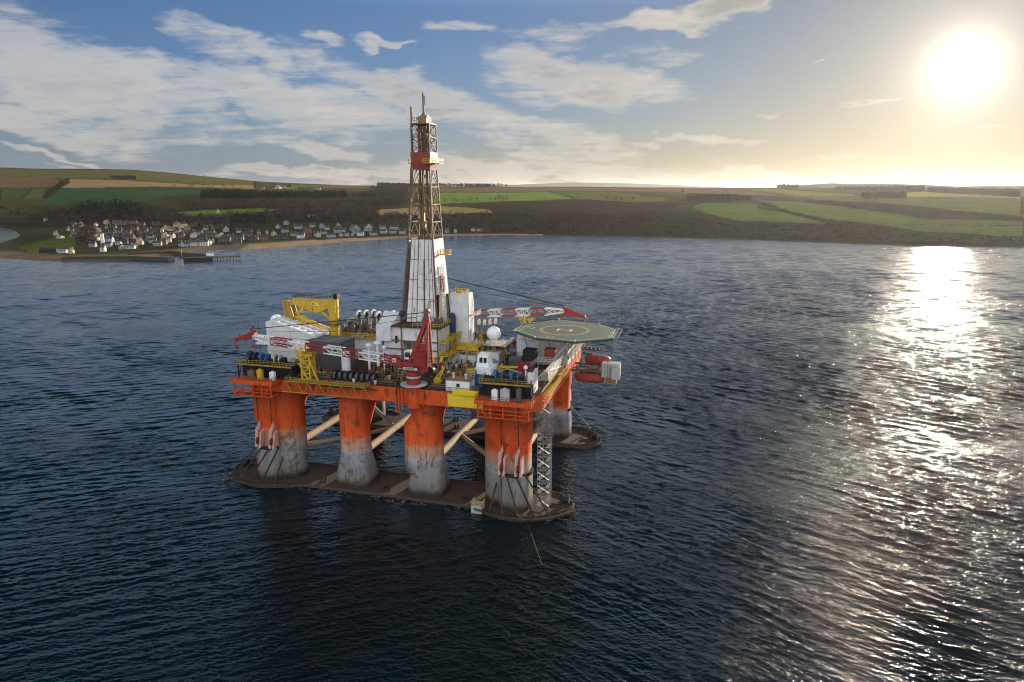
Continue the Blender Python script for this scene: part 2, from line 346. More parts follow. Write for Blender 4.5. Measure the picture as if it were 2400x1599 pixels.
HOUSES=[('beach',[(-454.0,1276.0,5.2,'g'),(-424.5,1226.2,12.1,'s'),(-389.8,1226.2,10.6,'p'),(-361.2,1176.1,16.3,'W'),(-350.4,1227.5,7.8,'c'),(-338.9,1203.7,10.4,'G'),(-347.4,1269.2,13.9,'w'),(-316.6,1203.8,18.8,'w'),(-304.2,1218.4,6.3,'g'),(-424.8,1131.0,16.4,'t'),(-408.6,1131.4,15.1,'r'),(-395.5,1156.8,12.7,'d'),(-385.1,1165.8,13.5,'d'),(-354.4,1201.9,10.4,'d'),(-427.9,1298.1,15.8,'w')]),
('beach',[(-303.3,1219.3,6.9,'g'),(-297.0,1226.8,5.2,'g'),(-293.1,1227.8,5.2,'g'),(-286.7,1235.3,4.7,'g'),(-291.2,1281.9,7.9,'w'),(-273.4,1241.6,15.3,'W'),(-252.8,1255.9,16.0,'c'),(-240.7,1290.5,15.9,'w'),(-224.3,1294.6,14.7,'w'),(-206.2,1295.9,15.3,'w'),(-323.6,1300.7,24.6,'w')]),
('slope',[(-459.1,1354.0,8.6,'g'),(-457.3,1400.6,12.1,'k'),(-415.2,1340.8,18.6,'w'),(-384.4,1295.7,18.0,'r'),(-391.7,1354.0,11.7,'w'),(-370.4,1341.5,10.8,'k'),(-354.6,1319.5,12.2,'w'),(-339.3,1347.8,6.2,'g'),(-328.1,1294.9,18.0,'w'),(-464.2,1263.2,5.1,'w'),(-431.0,1488.9,18.8,'f'),(-398.6,1496.5,6.9,'g')]),
('slope',[(-331.7,1318.9,11.8,'w'),(-300.0,1313.3,19.9,'k'),(-274.9,1321.2,18.1,'k'),(-251.8,1342.0,14.6,'w'),(-229.5,1340.8,20.9,'w')]),
('wood',[(-110.1,1339.4,7.0,'g'),(-126.0,1335.1,9.3,'p'),(-76.4,1359.7,9.4,'f'),(-63.5,1362.2,13.2,'f')]),
('harbour',[(-495.3,1024.2,5.2,'w'),(-488.0,1019.8,6.0,'G'),(-483.0,1020.2,6.9,'w'),(-475.9,1025.4,13.0,'W'),(-463.7,1031.0,17.4,'W'),(-465.4,1055.1,6.2,'G'),(-468.6,1075.0,5.4,'s'),(-567.1,1083.2,13.7,'w'),(-534.1,1032.6,14.8,'w'),(-593.6,1093.6,7.4,'G'),(-533.6,1052.6,9.8,'r'),(-547.2,1094.7,8.3,'W'),(-547.7,981.0,18.2,'f'),(-554.5,972.3,4.9,'p')]),
('middle',[(-581.4,1176.6,8.9,'W'),(-628.5,1296.1,12.0,'w'),(-624.6,1308.7,12.1,'w'),(-646.1,1359.4,19.4,'s'),(-565.8,1177.1,11.9,'r'),(-602.5,1284.5,19.4,'d'),(-545.3,1177.8,10.9,'G'),(-573.1,1257.6,21.2,'w'),(-552.0,1257.8,21.2,'w'),(-546.4,1316.7,12.2,'s'),(-513.2,1294.0,12.0,'w'),(-602.7,1356.9,10.3,'w'),(-645.6,1214.2,25.5,'d'),(-626.4,1214.5,20.4,'d'),(-674.3,1201.2,19.2,'t'),(-739.2,1350.0,18.1,'t'),(-707.1,1321.3,20.0,'d'),(-684.7,1321.0,16.7,'d'),(-664.7,1308.0,6.6,'s'),(-458.1,1140.4,31.7,'t'),(-426.6,1128.0,14.3,'d'),(-524.1,1165.7,14.7,'d')]),
('back',[(-849.5,1341.6,8.5,'g'),(-887.3,1379.6,5.4,'w'),(-935.3,1479.2,9.3,'g'),(-987.2,1582.4,8.7,'g'),(-1012.3,1594.6,8.8,'d'),(-911.9,1512.6,7.1,'g'),(-813.4,1345.1,11.7,'G'),(-783.6,1307.2,6.2,'g'),(-930.6,1586.1,11.2,'s'),(-832.8,1416.2,5.6,'w'),(-1174.4,1741.9,6.8,'g'),(-777.5,1182.7,14.0,'f'),(-834.3,1258.2,6.0,'s'),(-774.3,1214.9,10.5,'p'),(-825.4,1427.7,14.6,'d'),(-761.6,1335.9,15.8,'d'),(-724.0,1246.2,15.7,'t')]),
('shore',[(-637.9,1089.6,12.1,'W'),(-617.6,1009.7,11.2,'w'),(-683.8,1127.5,13.4,'s'),(-593.4,1009.3,10.4,'w'),(-600.1,1045.3,9.9,'f'),(-631.4,931.6,25.9,'b'),(-605.3,922.0,13.2,'f'),(-587.2,910.8,5.8,'s'),(-561.6,939.9,7.5,'W')]),
('farm',[(-933.3,2618.3,17.9,'w'),(-905.2,2627.6,27.0,'d'),(-890.3,2664.0,22.8,'s'),(-896.9,2740.7,18.7,'w'),(-764.5,2561.8,21.9,'d'),(-723.8,2604.9,26.7,'w')])]
def dense_terrain(ncol=40, subs=(3,4,6,16,24,40,50,50,8)):
    """height sheet through the surveyed control points, returned as (rows, cols, 3)"""
    P=np.array(CTRL,dtype=float)            # stations x rows x 3
    n=P.shape[0]
    us=np.linspace(0,n-1,(n-1)*ncol+1)
    i=np.clip(us.astype(int),0,n-2); t=(us-i)[:,None,None]
    p0=P[np.clip(i-1,0,n-1)];p1=P[i];p2=P[i+1];p3=P[np.clip(i+2,0,n-1)]
    C_=0.5*((2*p1)+(-p0+p2)*t+(2*p0-5*p1+4*p2-p3)*t**2+(-p0+3*p1-3*p2+p3)*t**3)
    L_=p1*(1-t)+p2*t
    C_=0.5*C_+0.5*L_
    rows=[]
    nr=P.shape[1]
    vid=[]
    for r in range(nr-1):
        s=subs[r]
        for k in range(s):
            f=k/s
            rows.append(C_[:,r]*(1-f)+C_[:,r+1]*f); vid.append(r+f)
    rows.append(C_[:,nr-1]); vid.append(nr-1)
    G=np.stack(rows); vid=np.array(vid)
    # smooth the creases between control rows a little
    for _ in range(2):
        G[2:-1,:,2]=0.25*G[1:-2,:,2]+0.5*G[2:-1,:,2]+0.25*G[3:,:,2]
    return G,vid
def vnoise(x, y, s, seed):
    r = np.random.default_rng(seed); T = r.random((64,64))
    x = x/s; y = y/s; xi = np.floor(x).astype(int); yi = np.floor(y).astype(int); fx = x-xi; fy = y-yi
    fx = fx*fx*(3-2*fx); fy = fy*fy*(3-2*fy)
    g = lambda a, b_: T[a % 64, b_ % 64]
    return (g(xi,yi)*(1-fx)+g(xi+1,yi)*fx)*(1-fy)+(g(xi,yi+1)*(1-fx)+g(xi+1,yi+1)*fx)*fy
# ------------------------------------------------------------------ camera, sun, sky, haze
cam = bpy.data.cameras.new('camera'); cam.sensor_width = 36; cam.lens = 24.0; cam.clip_start = 1; cam.clip_end = 60000
co = bpy.data.objects.new('camera', cam); COL.objects.link(co); co.location = (0,0,86); co.rotation_euler = (rad(90-12.5), 0, 0)
SC.camera = co
SAZ, SEL = 31.9, 8.0
SUN = Vector((sin(rad(SAZ))*cos(rad(SEL)), cos(rad(SAZ))*cos(rad(SEL)), sin(rad(SEL))))
sl = bpy.data.lights.new('sun', 'SUN'); sl.energy = 5.0; sl.angle = rad(.53); sl.color = (1., .86, .67)
so = bpy.data.objects.new('sun', sl); COL.objects.link(so); so.rotation_euler = SUN.to_track_quat('Z', 'Y').to_euler(); so.location = (300, 500, 400)

W = bpy.data.worlds.new('World'); SC.world = W; W.use_nodes = True
nt = NT(W.node_tree); bg = nt.n['Background']
sky = nt.node('ShaderNodeTexSky', sky_type='NISHITA'); sky.sun_disc = False; sky.sun_elevation = rad(SEL); sky.sun_rotation = rad(SAZ)
sky.air_density = 1.0; sky.dust_density = .15; sky.ozone_density = 3.0; sky.altitude = 50
d = nt.node('ShaderNodeTexCoord').outputs['Generated']
d = nt.vm('NORMALIZE', d)
sp = nt.node('ShaderNodeSeparateXYZ'); nt.put(sp.inputs[0], d); dx, dy, dz = sp.outputs
az = nt.m('MULTIPLY', nt.m('ARCTAN2', dx, dy), 57.2958); el = nt.m('MULTIPLY', nt.m('ARCSINE', dz), 57.2958)
zz = nt.m('ADD', nt.m('MAXIMUM', dz, 0.), .10)
pv = nt.node('ShaderNodeCombineXYZ'); nt.put(pv.inputs[0], nt.m('DIVIDE', dx, zz)); nt.put(pv.inputs[1], nt.m('DIVIDE', dy, zz)); pv = pv.outputs[0]
av = nt.node('ShaderNodeCombineXYZ'); nt.put(av.inputs[0], az); nt.put(av.inputs[1], el); av = av.outputs[0]
# wispy texture: cloud-plane noise stretched along the wind, and a finer angular one
nA = nt.noise(nt.mapping(pv, (.5, 2.1, 1), (0, 0, rad(-38))), 1.6, 10, .64, .9)
nB = nt.noise(nt.mapping(av, (.13, .60, 1), (0, 0, rad(9))), 1.0, 10, .64, .9)
nC = nt.noise(nt.mapping(av, (.42, 1.5, 1), (0, 0, rad(11))), 1.0, 8, .66, .6)
N = nt.m('MULTIPLY_ADD', nA, .34, nt.m('MULTIPLY_ADD', nB, .38, nt.m('MULTIPLY', nC, .28)))
wob = nt.vm('SCALE', nt.vm('SUBTRACT', nt.noise(nt.mapping(av, (.1, .22, 1)), 1., 4, .6, 0, col=True), (.5, .5, .5)), scale=7.)
aw = nt.node('ShaderNodeSeparateXYZ'); nt.put(aw.inputs[0], nt.vm('ADD', av, wob)); azw, elw = aw.outputs[0], aw.outputs[1]
def blob(a, e, ra, re, rot, w, sharp=1.):
    c, s_ = cos(rad(rot)), sin(rad(rot))
    u = nt.m('SUBTRACT', azw, a); v = nt.m('SUBTRACT', elw, e)
    p = nt.m('MULTIPLY', nt.m('MULTIPLY_ADD', u, c, nt.m('MULTIPLY', v, s_)), 1/ra)
    q = nt.m('MULTIPLY', nt.m('MULTIPLY_ADD', v, c, nt.m('MULTIPLY', u, -s_)), 1/re)
    r2 = nt.m('MULTIPLY_ADD', p, p, nt.m('MULTIPLY', q, q))
    return nt.m('MULTIPLY', nt.m('SUBTRACT', 1., r2, clamp=True), w)
CLOUDS = [(-31.45, 7.94, 13.77, 4.03, -14, 1.15),
  (-34.21, 4.81, 9.84, 1.62, -10, 0.9),
  (-18.98, 6.86, 14.61, 2.57, -12, 1.05),
  (-8.1, 7.18, 12.33, 2.36, -17, 1.1),
  (1.03, 4.84, 9.6, 1.7, -14, 0.95),
  (-23.32, 4.44, 12.18, 1.02, -4, 0.6),
  (-20.49, 10.29, 7.06, 1.49, -22, 0.8),
  (5.73, 8.47, 9.53, 2.43, -8, 1.2),
  (15.77, 13.49, 10.38, 1.28, 5, 1.4),
  (-3.99, 12.22, 3.15, 0.95, -10, 0.9),
  (-9.27, 11.33, 2.6, 0.53, -5, 0.95),
  (3.0, 11.85, 4.98, 1.19, 8, 0.65),
  (-14.06, 11.31, 2.36, 0.58, 0, 0.7),
  (-14.19, 3.26, 4.38, 0.84, -4, 1.0),
  (6.86, 3.5, 5.09, 0.86, -8, 1.0),
  (15.14, 3.56, 6.41, 0.45, 3, 0.95),
  (-13.65, 1.31, 10.52, 0.72, 0, 1.2),
  (3.47, 1.52, 17.31, 1.35, -2, 1.25),
  (5.18, 2.58, 8.23, 0.73, -3, 1.0),
  (23.06, 0.84, 18.25, 0.69, 0, 1.1),
  (26.29, 5.65, 1.64, 0.32, 0, 1.0),
  (19.65, 5.93, 1.51, 0.27, 0, 0.85),
  (24.57, 3.3, 2.56, 0.33, 0, 0.95),
  (30.16, 1.81, 3.62, 0.29, 3, 1.05),
  (-31.11, 2.39, 7.12, 0.29, -3, 0.75),
  (-27.56, 1.29, 8.22, 0.33, -5, 0.85),
  (11.88, 10.59, 5.12, 0.89, 0, 0.45),
  (-34.42, 10.2, 6.81, 1.51, -12, 0.7),
  (23.2, 8.89, 0.62, 0.2, 0, 0.9),
  (34.14, 3.52, 1.17, 0.25, 0, 0.9)]
D = None
for cdef in CLOUDS:
    bl = blob(*cdef); D = bl if D is None else nt.m('MAXIMUM', D, bl)
# unseen broken cloud added behind and beside the view, to carry the fill light
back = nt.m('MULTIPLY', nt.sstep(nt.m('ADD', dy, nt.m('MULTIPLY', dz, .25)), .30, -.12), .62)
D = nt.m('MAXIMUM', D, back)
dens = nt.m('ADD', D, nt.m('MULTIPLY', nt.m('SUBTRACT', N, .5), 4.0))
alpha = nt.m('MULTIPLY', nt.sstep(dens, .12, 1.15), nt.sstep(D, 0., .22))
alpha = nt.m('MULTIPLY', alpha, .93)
thick = nt.sstep(dens, .55, 1.5)
ca = nt.vm('DOT_PRODUCT', d, tuple(SUN)); ang = nt.m('MULTIPLY', nt.m('ARCCOSINE', nt.m('MINIMUM', ca, 1.)), 57.2958)
CK = 3.4
near = nt.m('EXPONENT', nt.m('MULTIPLY', ang, -1/22.))
low = nt.m('EXPONENT', nt.m('MULTIPLY', nt.m('MAXIMUM', el, 0.), -1/5.))
lit = nt.mix(low, (.93*CK, .93*CK, .95*CK), (1.0*CK, .90*CK, .74*CK))
lit = nt.mix(nt.m('MULTIPLY', near, .9), lit, (.92*CK, .78*CK, .56*CK))
back_fill = nt.sstep(nt.m('MULTIPLY', dy, -1.), -.1, .6, 1., 6.0)   # cloud behind the view brightened as added fill light on the rig's near faces
lit = nt.vm('SCALE', lit, scale=back_fill)
shade = nt.mix(near, (.47*CK, .52*CK, .60*CK), (.60*CK, .51*CK, .39*CK))
ccol = nt.mix(nt.m('MULTIPLY', thick, nt.m('MAXIMUM', nt.sstep(nt.noise(nt.mapping(av, (.10, .42, 1), (0,0,rad(10))), 1., 7, .62), .38, .60), nt.sstep(az, -14, -34, 0., .55))), lit, shade)
SKYG = .52
hs = nt.node('ShaderNodeHueSaturation'); hs.inputs['Saturation'].default_value = 1.0; hs.inputs['Value'].default_value = SKYG
nt.put(hs.inputs['Color'], sky.outputs[0])
base = nt.vm('MULTIPLY', hs.outputs[0], nt.mix(near, (.72, .92, 1.25), (1.0, .86, .70)))
# added bright band above the view lightens the water; zenith darkened for near water
base = nt.vm('SCALE', base, scale=nt.m('MAXIMUM', nt.m('MULTIPLY', nt.m('SUBTRACT', 1., nt.m('MULTIPLY', near, .6)), nt.m('MULTIPLY', nt.sstep(el, 13, 21, .95, 6.0), nt.sstep(el, 20, 32, 1., .03))), nt.sstep(dy, .15, -.3, 0., .9)))
base = nt.mix(nt.sstep(el, 13, 22), base, nt.vm('MULTIPLY', base, (1.7, 1.12, .74)))
# thicker low air: blue-grey away from the sun, straw-coloured under it
base = nt.mix(nt.m('MULTIPLY', low, .85), base, nt.mix(nt.sstep(ang, 14, 58), (1.9, 1.55, .98), (1.15, 1.38, 1.85)))
base = nt.vm('MULTIPLY', base, (1.02, .975, 1.02))
# solar aureole of a hazy low sun
g1 = nt.m('MULTIPLY', nt.m('EXPONENT', nt.m('MULTIPLY', nt.m('MULTIPLY', ang, ang), -1/3.6)), 3.4)
g2 = nt.m('MULTIPLY', nt.m('EXPONENT', nt.m('MULTIPLY', ang, -1/2.9)), 4.8)
g3 = nt.m('MULTIPLY', nt.m('EXPONENT', nt.m('MULTIPLY', ang, -1/15.)), 1.2)
glow = nt.vm('SCALE', (1., .93, .80), scale=nt.m('ADD', g1, g2))
glow = nt.vm('ADD', glow, nt.vm('SCALE', (1., .86, .64), scale=g3))
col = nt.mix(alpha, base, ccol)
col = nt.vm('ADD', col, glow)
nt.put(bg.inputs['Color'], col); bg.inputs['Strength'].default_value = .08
W.cycles.sampling_method = 'MANUAL'; W.cycles.sample_map_resolution = 1024

hm = bpy.data.materials.new('haze_air'); hm.use_nodes = True; hn = NT(hm.node_tree); hm.node_tree.nodes.clear()
pvn = hn.node('ShaderNodeVolumePrincipled'); out = hn.node('ShaderNodeOutputMaterial'); hn.l.new(pvn.outputs[0], out.inputs['Volume'])
pvn.inputs['Color'].default_value = (.90, .92, .95, 1); pvn.inputs['Density'].default_value = .000010; pvn.inputs['Anisotropy'].default_value = .62
hb = MB().box(-9000, 12000, -2500, 19000, -8, 262).build('haze', hm); tag(hb, kind='stuff', label='thin pale air over the firth and hills')

vs = SC.view_settings; SC.display_settings.display_device = 'sRGB'; vs.view_transform = 'Standard'; vs.look = 'None'; vs.exposure = 1.25; vs.gamma = 1; vs.use_curve_mapping = False
SC.render.engine = 'CYCLES'; SC.cycles.use_denoising = True; SC.cycles.sample_clamp_direct = 120.; SC.cycles.filter_width = 1.05; SC.cycles.max_bounces = 6; SC.cycles.diffuse_bounces = 3; SC.cycles.glossy_bounces = 3
SC.cycles.transparent_max_bounces = 8; SC.cycles.volume_bounces = 0; SC.cycles.sample_clamp_indirect = 6; SC.cycles.caustics_reflective = False; SC.cycles.caustics_refractive = False

# ------------------------------------------------------------------ water
wm, wt, b = newmat('sea_water')
pos = wt.node('ShaderNodeNewGeometry').outputs['Position']
hg = bpy.data.node_groups.new('wave_height', 'ShaderNodeTree')
hg.interface.new_socket('Vector', in_out='INPUT', socket_type='NodeSocketVector'); hg.interface.new_socket('Height', in_out='OUTPUT', socket_type='NodeSocketFloat')
g = NT(hg); gi = g.node('NodeGroupInput'); go = g.node('NodeGroupOutput'); P = gi.outputs[0]
wq = g.vm('SCALE', g.vm('SUBTRACT', g.noise(P, .012, 2, .5, 0, col=True), (.5,.5,.5)), scale=26.)
P2 = g.vm('ADD', P, wq)
h2 = g.noise(g.mapping(P2, (.30, .95, 1), (0, 0, rad(-14))), 1., 2.5, .5, .4)
h3 = g.noise(g.mapping(P, (.95, 1.9, 1), (0, 0, rad(14))), 1., 3, .55, .3)
patch = g.sstep(g.noise(P, .03, 3, .55), .32, .68, .45, 1.6)
hh = g.m('MULTIPLY', g.m('MULTIPLY_ADD', h2, .22, g.m('MULTIPLY', h3, .24)), patch)
g.put(go.inputs[0], hh)
def H(off):
    n = wt.node('ShaderNodeGroup', node_tree=hg)
    wt.put(n.inputs[0], pos if off is None else wt.vm('ADD', pos, off)); return n.outputs[0]
e = .08
h0, hx, hy = H(None), H((e,0,0)), H((0,e,0))
nx = wt.m('MULTIPLY', wt.m('SUBTRACT', h0, hx), 1/e); ny = wt.m('MULTIPLY', wt.m('SUBTRACT', h0, hy), 1/e)
gst = wt.sstep(wt.noise(wt.mapping(pos, (.004, .018, 1), (0,0,rad(12))), 1., 4, .55), .3, .7, .72, 1.2)
ps = wt.node('ShaderNodeSeparateXYZ'); wt.put(ps.inputs[0], pos); gst = wt.m('MULTIPLY', gst, wt.m('MULTIPLY', wt.sstep(ps.outputs[1], 220, 900, 1.2, .65), wt.sstep(ps.outputs[0], -110, 90, .62, 1.15)))
cn = wt.node('ShaderNodeCombineXYZ'); wt.put(cn.inputs[0], wt.m('MULTIPLY', nx, gst)); wt.put(cn.inputs[1], wt.m('MULTIPLY', ny, gst)); cn.inputs[2].default_value = 0
nrm = wt.vm('NORMALIZE', wt.vm('ADD', wt.node('ShaderNodeNewGeometry').outputs['Normal'], cn.outputs[0]))
wt.put(b.inputs['Normal'], nrm)
fo = wt.noise(wt.mapping(pos, (.05, .5, 1), (0,0,rad(-20))), 1., 6, .7, .6)
fo2 = wt.noise(pos, .008, 3, .5)
foam = wt.m('MULTIPLY', wt.sstep(fo, .67, .74), wt.sstep(fo2, .54, .66), clamp=True)
# drifting foam lines left on the surface
px_ = wt.node('ShaderNodeSeparateXYZ'); wt.put(px_.inputs[0], wt.vm('ADD', pos, wt.vm('SCALE', wt.vm('SUBTRACT', wt.noise(pos, .03, 4, .6, 0, col=True), (.5,.5,.5)), scale=14.)))
fn = wt.sstep(wt.noise(pos, .45, 4, .7), .42, .62)
for (ax, ay), (bx, by), wd in (((-520,585),(-254,839),2.2),((-215,236),(-172,249),.6),((-128,208),(-97,213),.7)):
    L = math.hypot(bx-ax, by-ay); ux, uy = (bx-ax)/L, (by-ay)/L
    qx = wt.m('SUBTRACT', px_.outputs[0], ax); qy = wt.m('SUBTRACT', px_.outputs[1], ay)
    al = wt.m('MULTIPLY_ADD', qx, ux, wt.m('MULTIPLY', qy, uy)); ac = wt.m('ABSOLUTE', wt.m('MULTIPLY_ADD', qx, -uy, wt.m('MULTIPLY', qy, ux)))
    on = wt.m('MULTIPLY', wt.sstep(ac, wd*1.6, wd*.3), wt.m('MULTIPLY', wt.sstep(al, 0, 30), wt.sstep(al, L, L-30)))
    foam = wt.m('MAXIMUM', foam, wt.m('MULTIPLY', on, fn))
# lapping wash along the pontoon edges
lc = wt.node('ShaderNodeSeparateXYZ'); wt.put(lc.inputs[0], wt.node('ShaderNodeMapping', vector_type='TEXTURE').outputs[0]); mp_ = lc.inputs[0].links[0].from_node
mp_.inputs['Location'].default_value = (-28., 213.5, 0); mp_.inputs['Rotation'].default_value = (0, 0, rad(-15.6)); wt.put(mp_.inputs['Vector'], pos)
ln_ = wt.noise(pos, .5, 5, .7)
for yc_ in (-26.5, 27.):
    dy_ = wt.m('ABSOLUTE', wt.m('SUBTRACT', lc.outputs[1], yc_)); on = wt.m('MULTIPLY', wt.sstep(dy_, 10.5, 8.3), wt.sstep(wt.m('ABSOLUTE', lc.outputs[0]), 58, 50))
    foam = wt.m('MAXIMUM', foam, wt.m('MULTIPLY', wt.m('MULTIPLY', on, .55), wt.sstep(ln_, .50, .66)))
wt.put(b.inputs['Base Color'], wt.mix(wt.m('MULTIPLY', foam, .45), (.0016, .0080, .0105), (.5, .55, .58)))
b.inputs['Roughness'].default_value = .04; b.inputs['IOR'].default_value = 1.333; b.inputs['Specular Tint'].default_value = (.88, .96, 1., 1); b.inputs['Specular IOR Level'].default_value = .5
# real wave relief: a fan of wind wavelets over the firth, finest in the near water, over one flat sheet to the limits of the land
ST = .0018
ra = np.exp(np.arange(math.log(60.), math.log(1560.), ST)); ta = np.arange(rad(-47), rad(47), ST)
RR, TT = np.meshgrid(ra, ta, indexing='ij'); WX = (RR*np.sin(TT)).ravel(); WY = (RR*np.cos(TT)).ravel(); DR_ = (RR*ST).ravel()
hz = np.zeros(WX.size, np.float32); wsum = np.zeros(WX.size, np.float32); r_ = np.random.default_rng(5)
mixA = 1/(1+np.exp(-(WX+10+.12*(WY-200))/45))            # two crossing wave trains that trade places across the rig's lee
cnt = 84
for i in range(cnt):
    lam = .75*(9/.75)**((i+.5)/cnt); tr_ = i % 2; hd = (math.atan2(.8,.6) if tr_ == 0 else math.atan2(.94,-.30))+r_.normal()*.27
    k = 2*pi/lam; act = np.clip((lam/DR_-2.6)/1.6, 0, 1); wgt = act*(np.where(tr_ == 0, mixA, 1-mixA))*(lam/3.2)**-.75
    phs = k*(WX*math.cos(hd)+WY*math.sin(hd))+r_.random()*2*pi; hz += (wgt*np.sin(phs)/k).astype(np.float32); wsum += (wgt**2/2).astype(np.float32)
gus = (.45+1.1*vnoise(WX*.5+WY*.1, WY*1.0, 70, 31))*(.6+.8*vnoise(WX, WY, 17, 32))
calm = 1.2-.6*np.clip((RR.ravel()-250)/650, 0, 1)           # the water lies calmer under the far shore
hz = hz/np.sqrt(np.maximum(wsum, 1e-6))*.16*gus*calm*(.68+.52/(1+np.exp(-(WX-10)/38)))   # and in the lee, this side of the rig
edge = np.clip((1500-RR.ravel())/100, 0, 1)*np.clip((47-np.degrees(np.abs(TT.ravel())))/1.5, 0, 1)*np.clip((RR.ravel()-62)/10, 0, 1)
hz = hz*edge-(1-edge)*.45
wv_ = np.column_stack([WX, WY, hz]); nR, nT = RR.shape; ix = np.arange(nR*nT).reshape(nR, nT)
wq_ = np.stack([ix[:-1,:-1], ix[:-1,1:], ix[1:,1:], ix[1:,:-1]], -1).reshape(-1,4)[:, ::-1]
wv_ = np.concatenate([wv_, [(-8900,-2400,-.4),(11900,-2400,-.4),(11900,18900,-.4),(-8900,18900,-.4)]]); n0 = nR*nT
wq_ = np.concatenate([wq_, [(n0,n0+1,n0+2,n0+3)]])
me = bpy.data.meshes.new('water'); me.vertices.add(len(wv_)); me.vertices.foreach_set('co', wv_.astype(np.float32).ravel())
me.loops.add(wq_.size); me.loops.foreach_set('vertex_index', wq_.ravel().astype(np.int32)); me.polygons.add(len(wq_))
me.polygons.foreach_set('loop_start', np.arange(0,wq_.size,4,dtype=np.int32)); me.polygons.foreach_set('loop_total', np.full(len(wq_),4,np.int32)); me.polygons.foreach_set('use_smooth', np.ones(len(wq_),bool)); me.update(calc_edges=True)
me.materials.append(wm); wo = bpy.data.objects.new('water', me); COL.objects.link(wo)
tag(wo, kind='structure', label='dark rippled firth water with sun glitter')
# ------------------------------------------------------------------ land
Gd, vid = dense_terrain(56, (3,5,8,26,34,44,54,50,6))
R_, C_ = Gd.shape[:2]
XY = Gd[:,:,:2].reshape(-1,2); Z = Gd[:,:,2].reshape(-1).copy()
V = np.repeat(vid, C_)
amp = np.clip(V-3.2, 0, 1)*np.clip((8-V), 0, 1)
Z += amp*((vnoise(XY[:,0],XY[:,1],160,1)-.5)*5+(vnoise(XY[:,0],XY[:,1],45,2)-.5)*1.6)*np.where(V > 6.2, .5, 1)
amp2 = np.clip(1-abs(V-3.6)/.7, 0, 1)*(XY[:,0] > -150)
Z += amp2*((vnoise(XY[:,0],XY[:,1],38,3)-.5)*7+(vnoise(XY[:,0],XY[:,1],14,4)-.5)*3)
def inside(poly, P):
    x, y = P[:,0], P[:,1]; r = np.zeros(len(P), bool); n = len(poly); j = n-1
    for i in range(n):
        xi, yi = poly[i]; xj, yj = poly[j]
        if yi != yj: r ^= ((yi > y) != (yj > y)) & (x < (xj-xi)*(y-yi)/(yj-yi)+xi)
        j = i
    return r
FC = dict(olive=(.100,.092,.030), tan=(.25,.165,.078), dgreen=(.033,.064,.030), mgreen=(.044,.072,.024), dullgreen=(.080,.082,.030), brown=(.13,.082,.042), lgreen=(.118,.170,.034),
    straw=(.25,.20,.065), olivegreen=(.085,.094,.032), plough=(.040,.029,.022), brownfield=(.13,.088,.046), green=(.082,.108,.028), yellowgreen=(.14,.145,.034), spitgrass=(.066,.084,.022), road=(.055,.052,.05), town=(.04,.036,.028))
colr = np.zeros((len(V),3))
colr[:] = (.040,.034,.022)
sandx = XY[:,0] < 60
colr[V > 4.6] = (.050,.048,.022)
colr[V > 6.0] = (.066,.058,.028)
colr[(V < 4.3)] = (.030,.026,.018)
land = (V > 1.9) & (V < 3.6) & (XY[:,0] < -150); colr[land] = (.042,.044,.022)
b_ = (V < 2.05); colr[b_ & sandx] = (.27,.185,.115); colr[b_ & ~sandx] = (.05,.040,.032); colr[b_ & (XY[:,0] < -400)] = (.13,.095,.07)
tex = vnoise(XY[:,0],XY[:,1],9,5)*.5+vnoise(XY[:,0],XY[:,1],40,6)*.5
for nm, poly in FIELDS:
    k = inside(poly, XY); c = np.array(FC[nm])
    colr[k] = c
colr *= (.8+.4*tex)[:,None]
me = bpy.data.meshes.new('hills')
idx = np.arange(R_*C_).reshape(R_,C_)
q = np.stack([idx[:-1,:-1], idx[:-1,1:], idx[1:,1:], idx[1:,:-1]], -1).reshape(-1,4)
me.vertices.add(R_*C_); me.vertices.foreach_set('co', np.column_stack([XY,Z]).astype(np.float32).ravel())
me.loops.add(q.size); me.loops.foreach_set('vertex_index', q.ravel().astype(np.int32))
me.polygons.add(len(q)); me.polygons.foreach_set('loop_start', np.arange(0,q.size,4,dtype=np.int32)); me.polygons.foreach_set('loop_total', np.full(len(q),4,np.int32))
me.update(calc_edges=True); me.validate()
at = me.color_attributes.new('field', 'FLOAT_COLOR', 'POINT'); at.data.foreach_set('color', np.column_stack([colr, np.ones(len(V))]).astype(np.float32).ravel())
me.polygons.foreach_set('use_smooth', np.ones(len(q), bool))
lm, lt, lb = newmat('land_cover')
an = lt.node('ShaderNodeVertexColor', layer_name='field'); pos = lt.node('ShaderNodeNewGeometry').outputs['Position']
n1 = lt.noise(pos, .05, 5, .65); n2 = lt.noise(lt.mapping(pos, (.25, .02, .05), (0,0,rad(20))), 1., 3, .6)
c = lt.mix(.55, an.outputs[0], lt.mix(n1, (.22,.22,.22), (.8,.8,.78)), 'OVERLAY')
n3 = lt.noise(pos, .012, 4, .6)
c = lt.mix(.4, c, lt.mix(n3, (.3,.32,.3), (.72,.7,.66)), 'OVERLAY')
wv = lt.node('ShaderNodeTexWave', wave_type='BANDS'); wv.inputs['Scale'].default_value = .06; wv.inputs['Distortion'].default_value = 1.5; lt.put(wv.inputs['Vector'], lt.mapping(pos, (1,1,1), (0,0,rad(35))))
c = lt.mix(.16, c, lt.mix(wv.outputs['Fac'], (.25,.25,.25), (.72,.72,.72)), 'OVERLAY')
c = lt.mix(.22, c, lt.mix(n2, (.2,.2,.2), (.8,.8,.8)), 'OVERLAY')
lt.put(lb.inputs['Base Color'], c); lb.inputs['Roughness'].default_value = .95; lb.inputs['Specular IOR Level'].default_value = 0.
me.materials.append(lm)
ho = bpy.data.objects.new('hills', me); COL.objects.link(ho); tag(ho, kind='structure', label='low farmed hills, wooded bluffs and beach along the far shore')
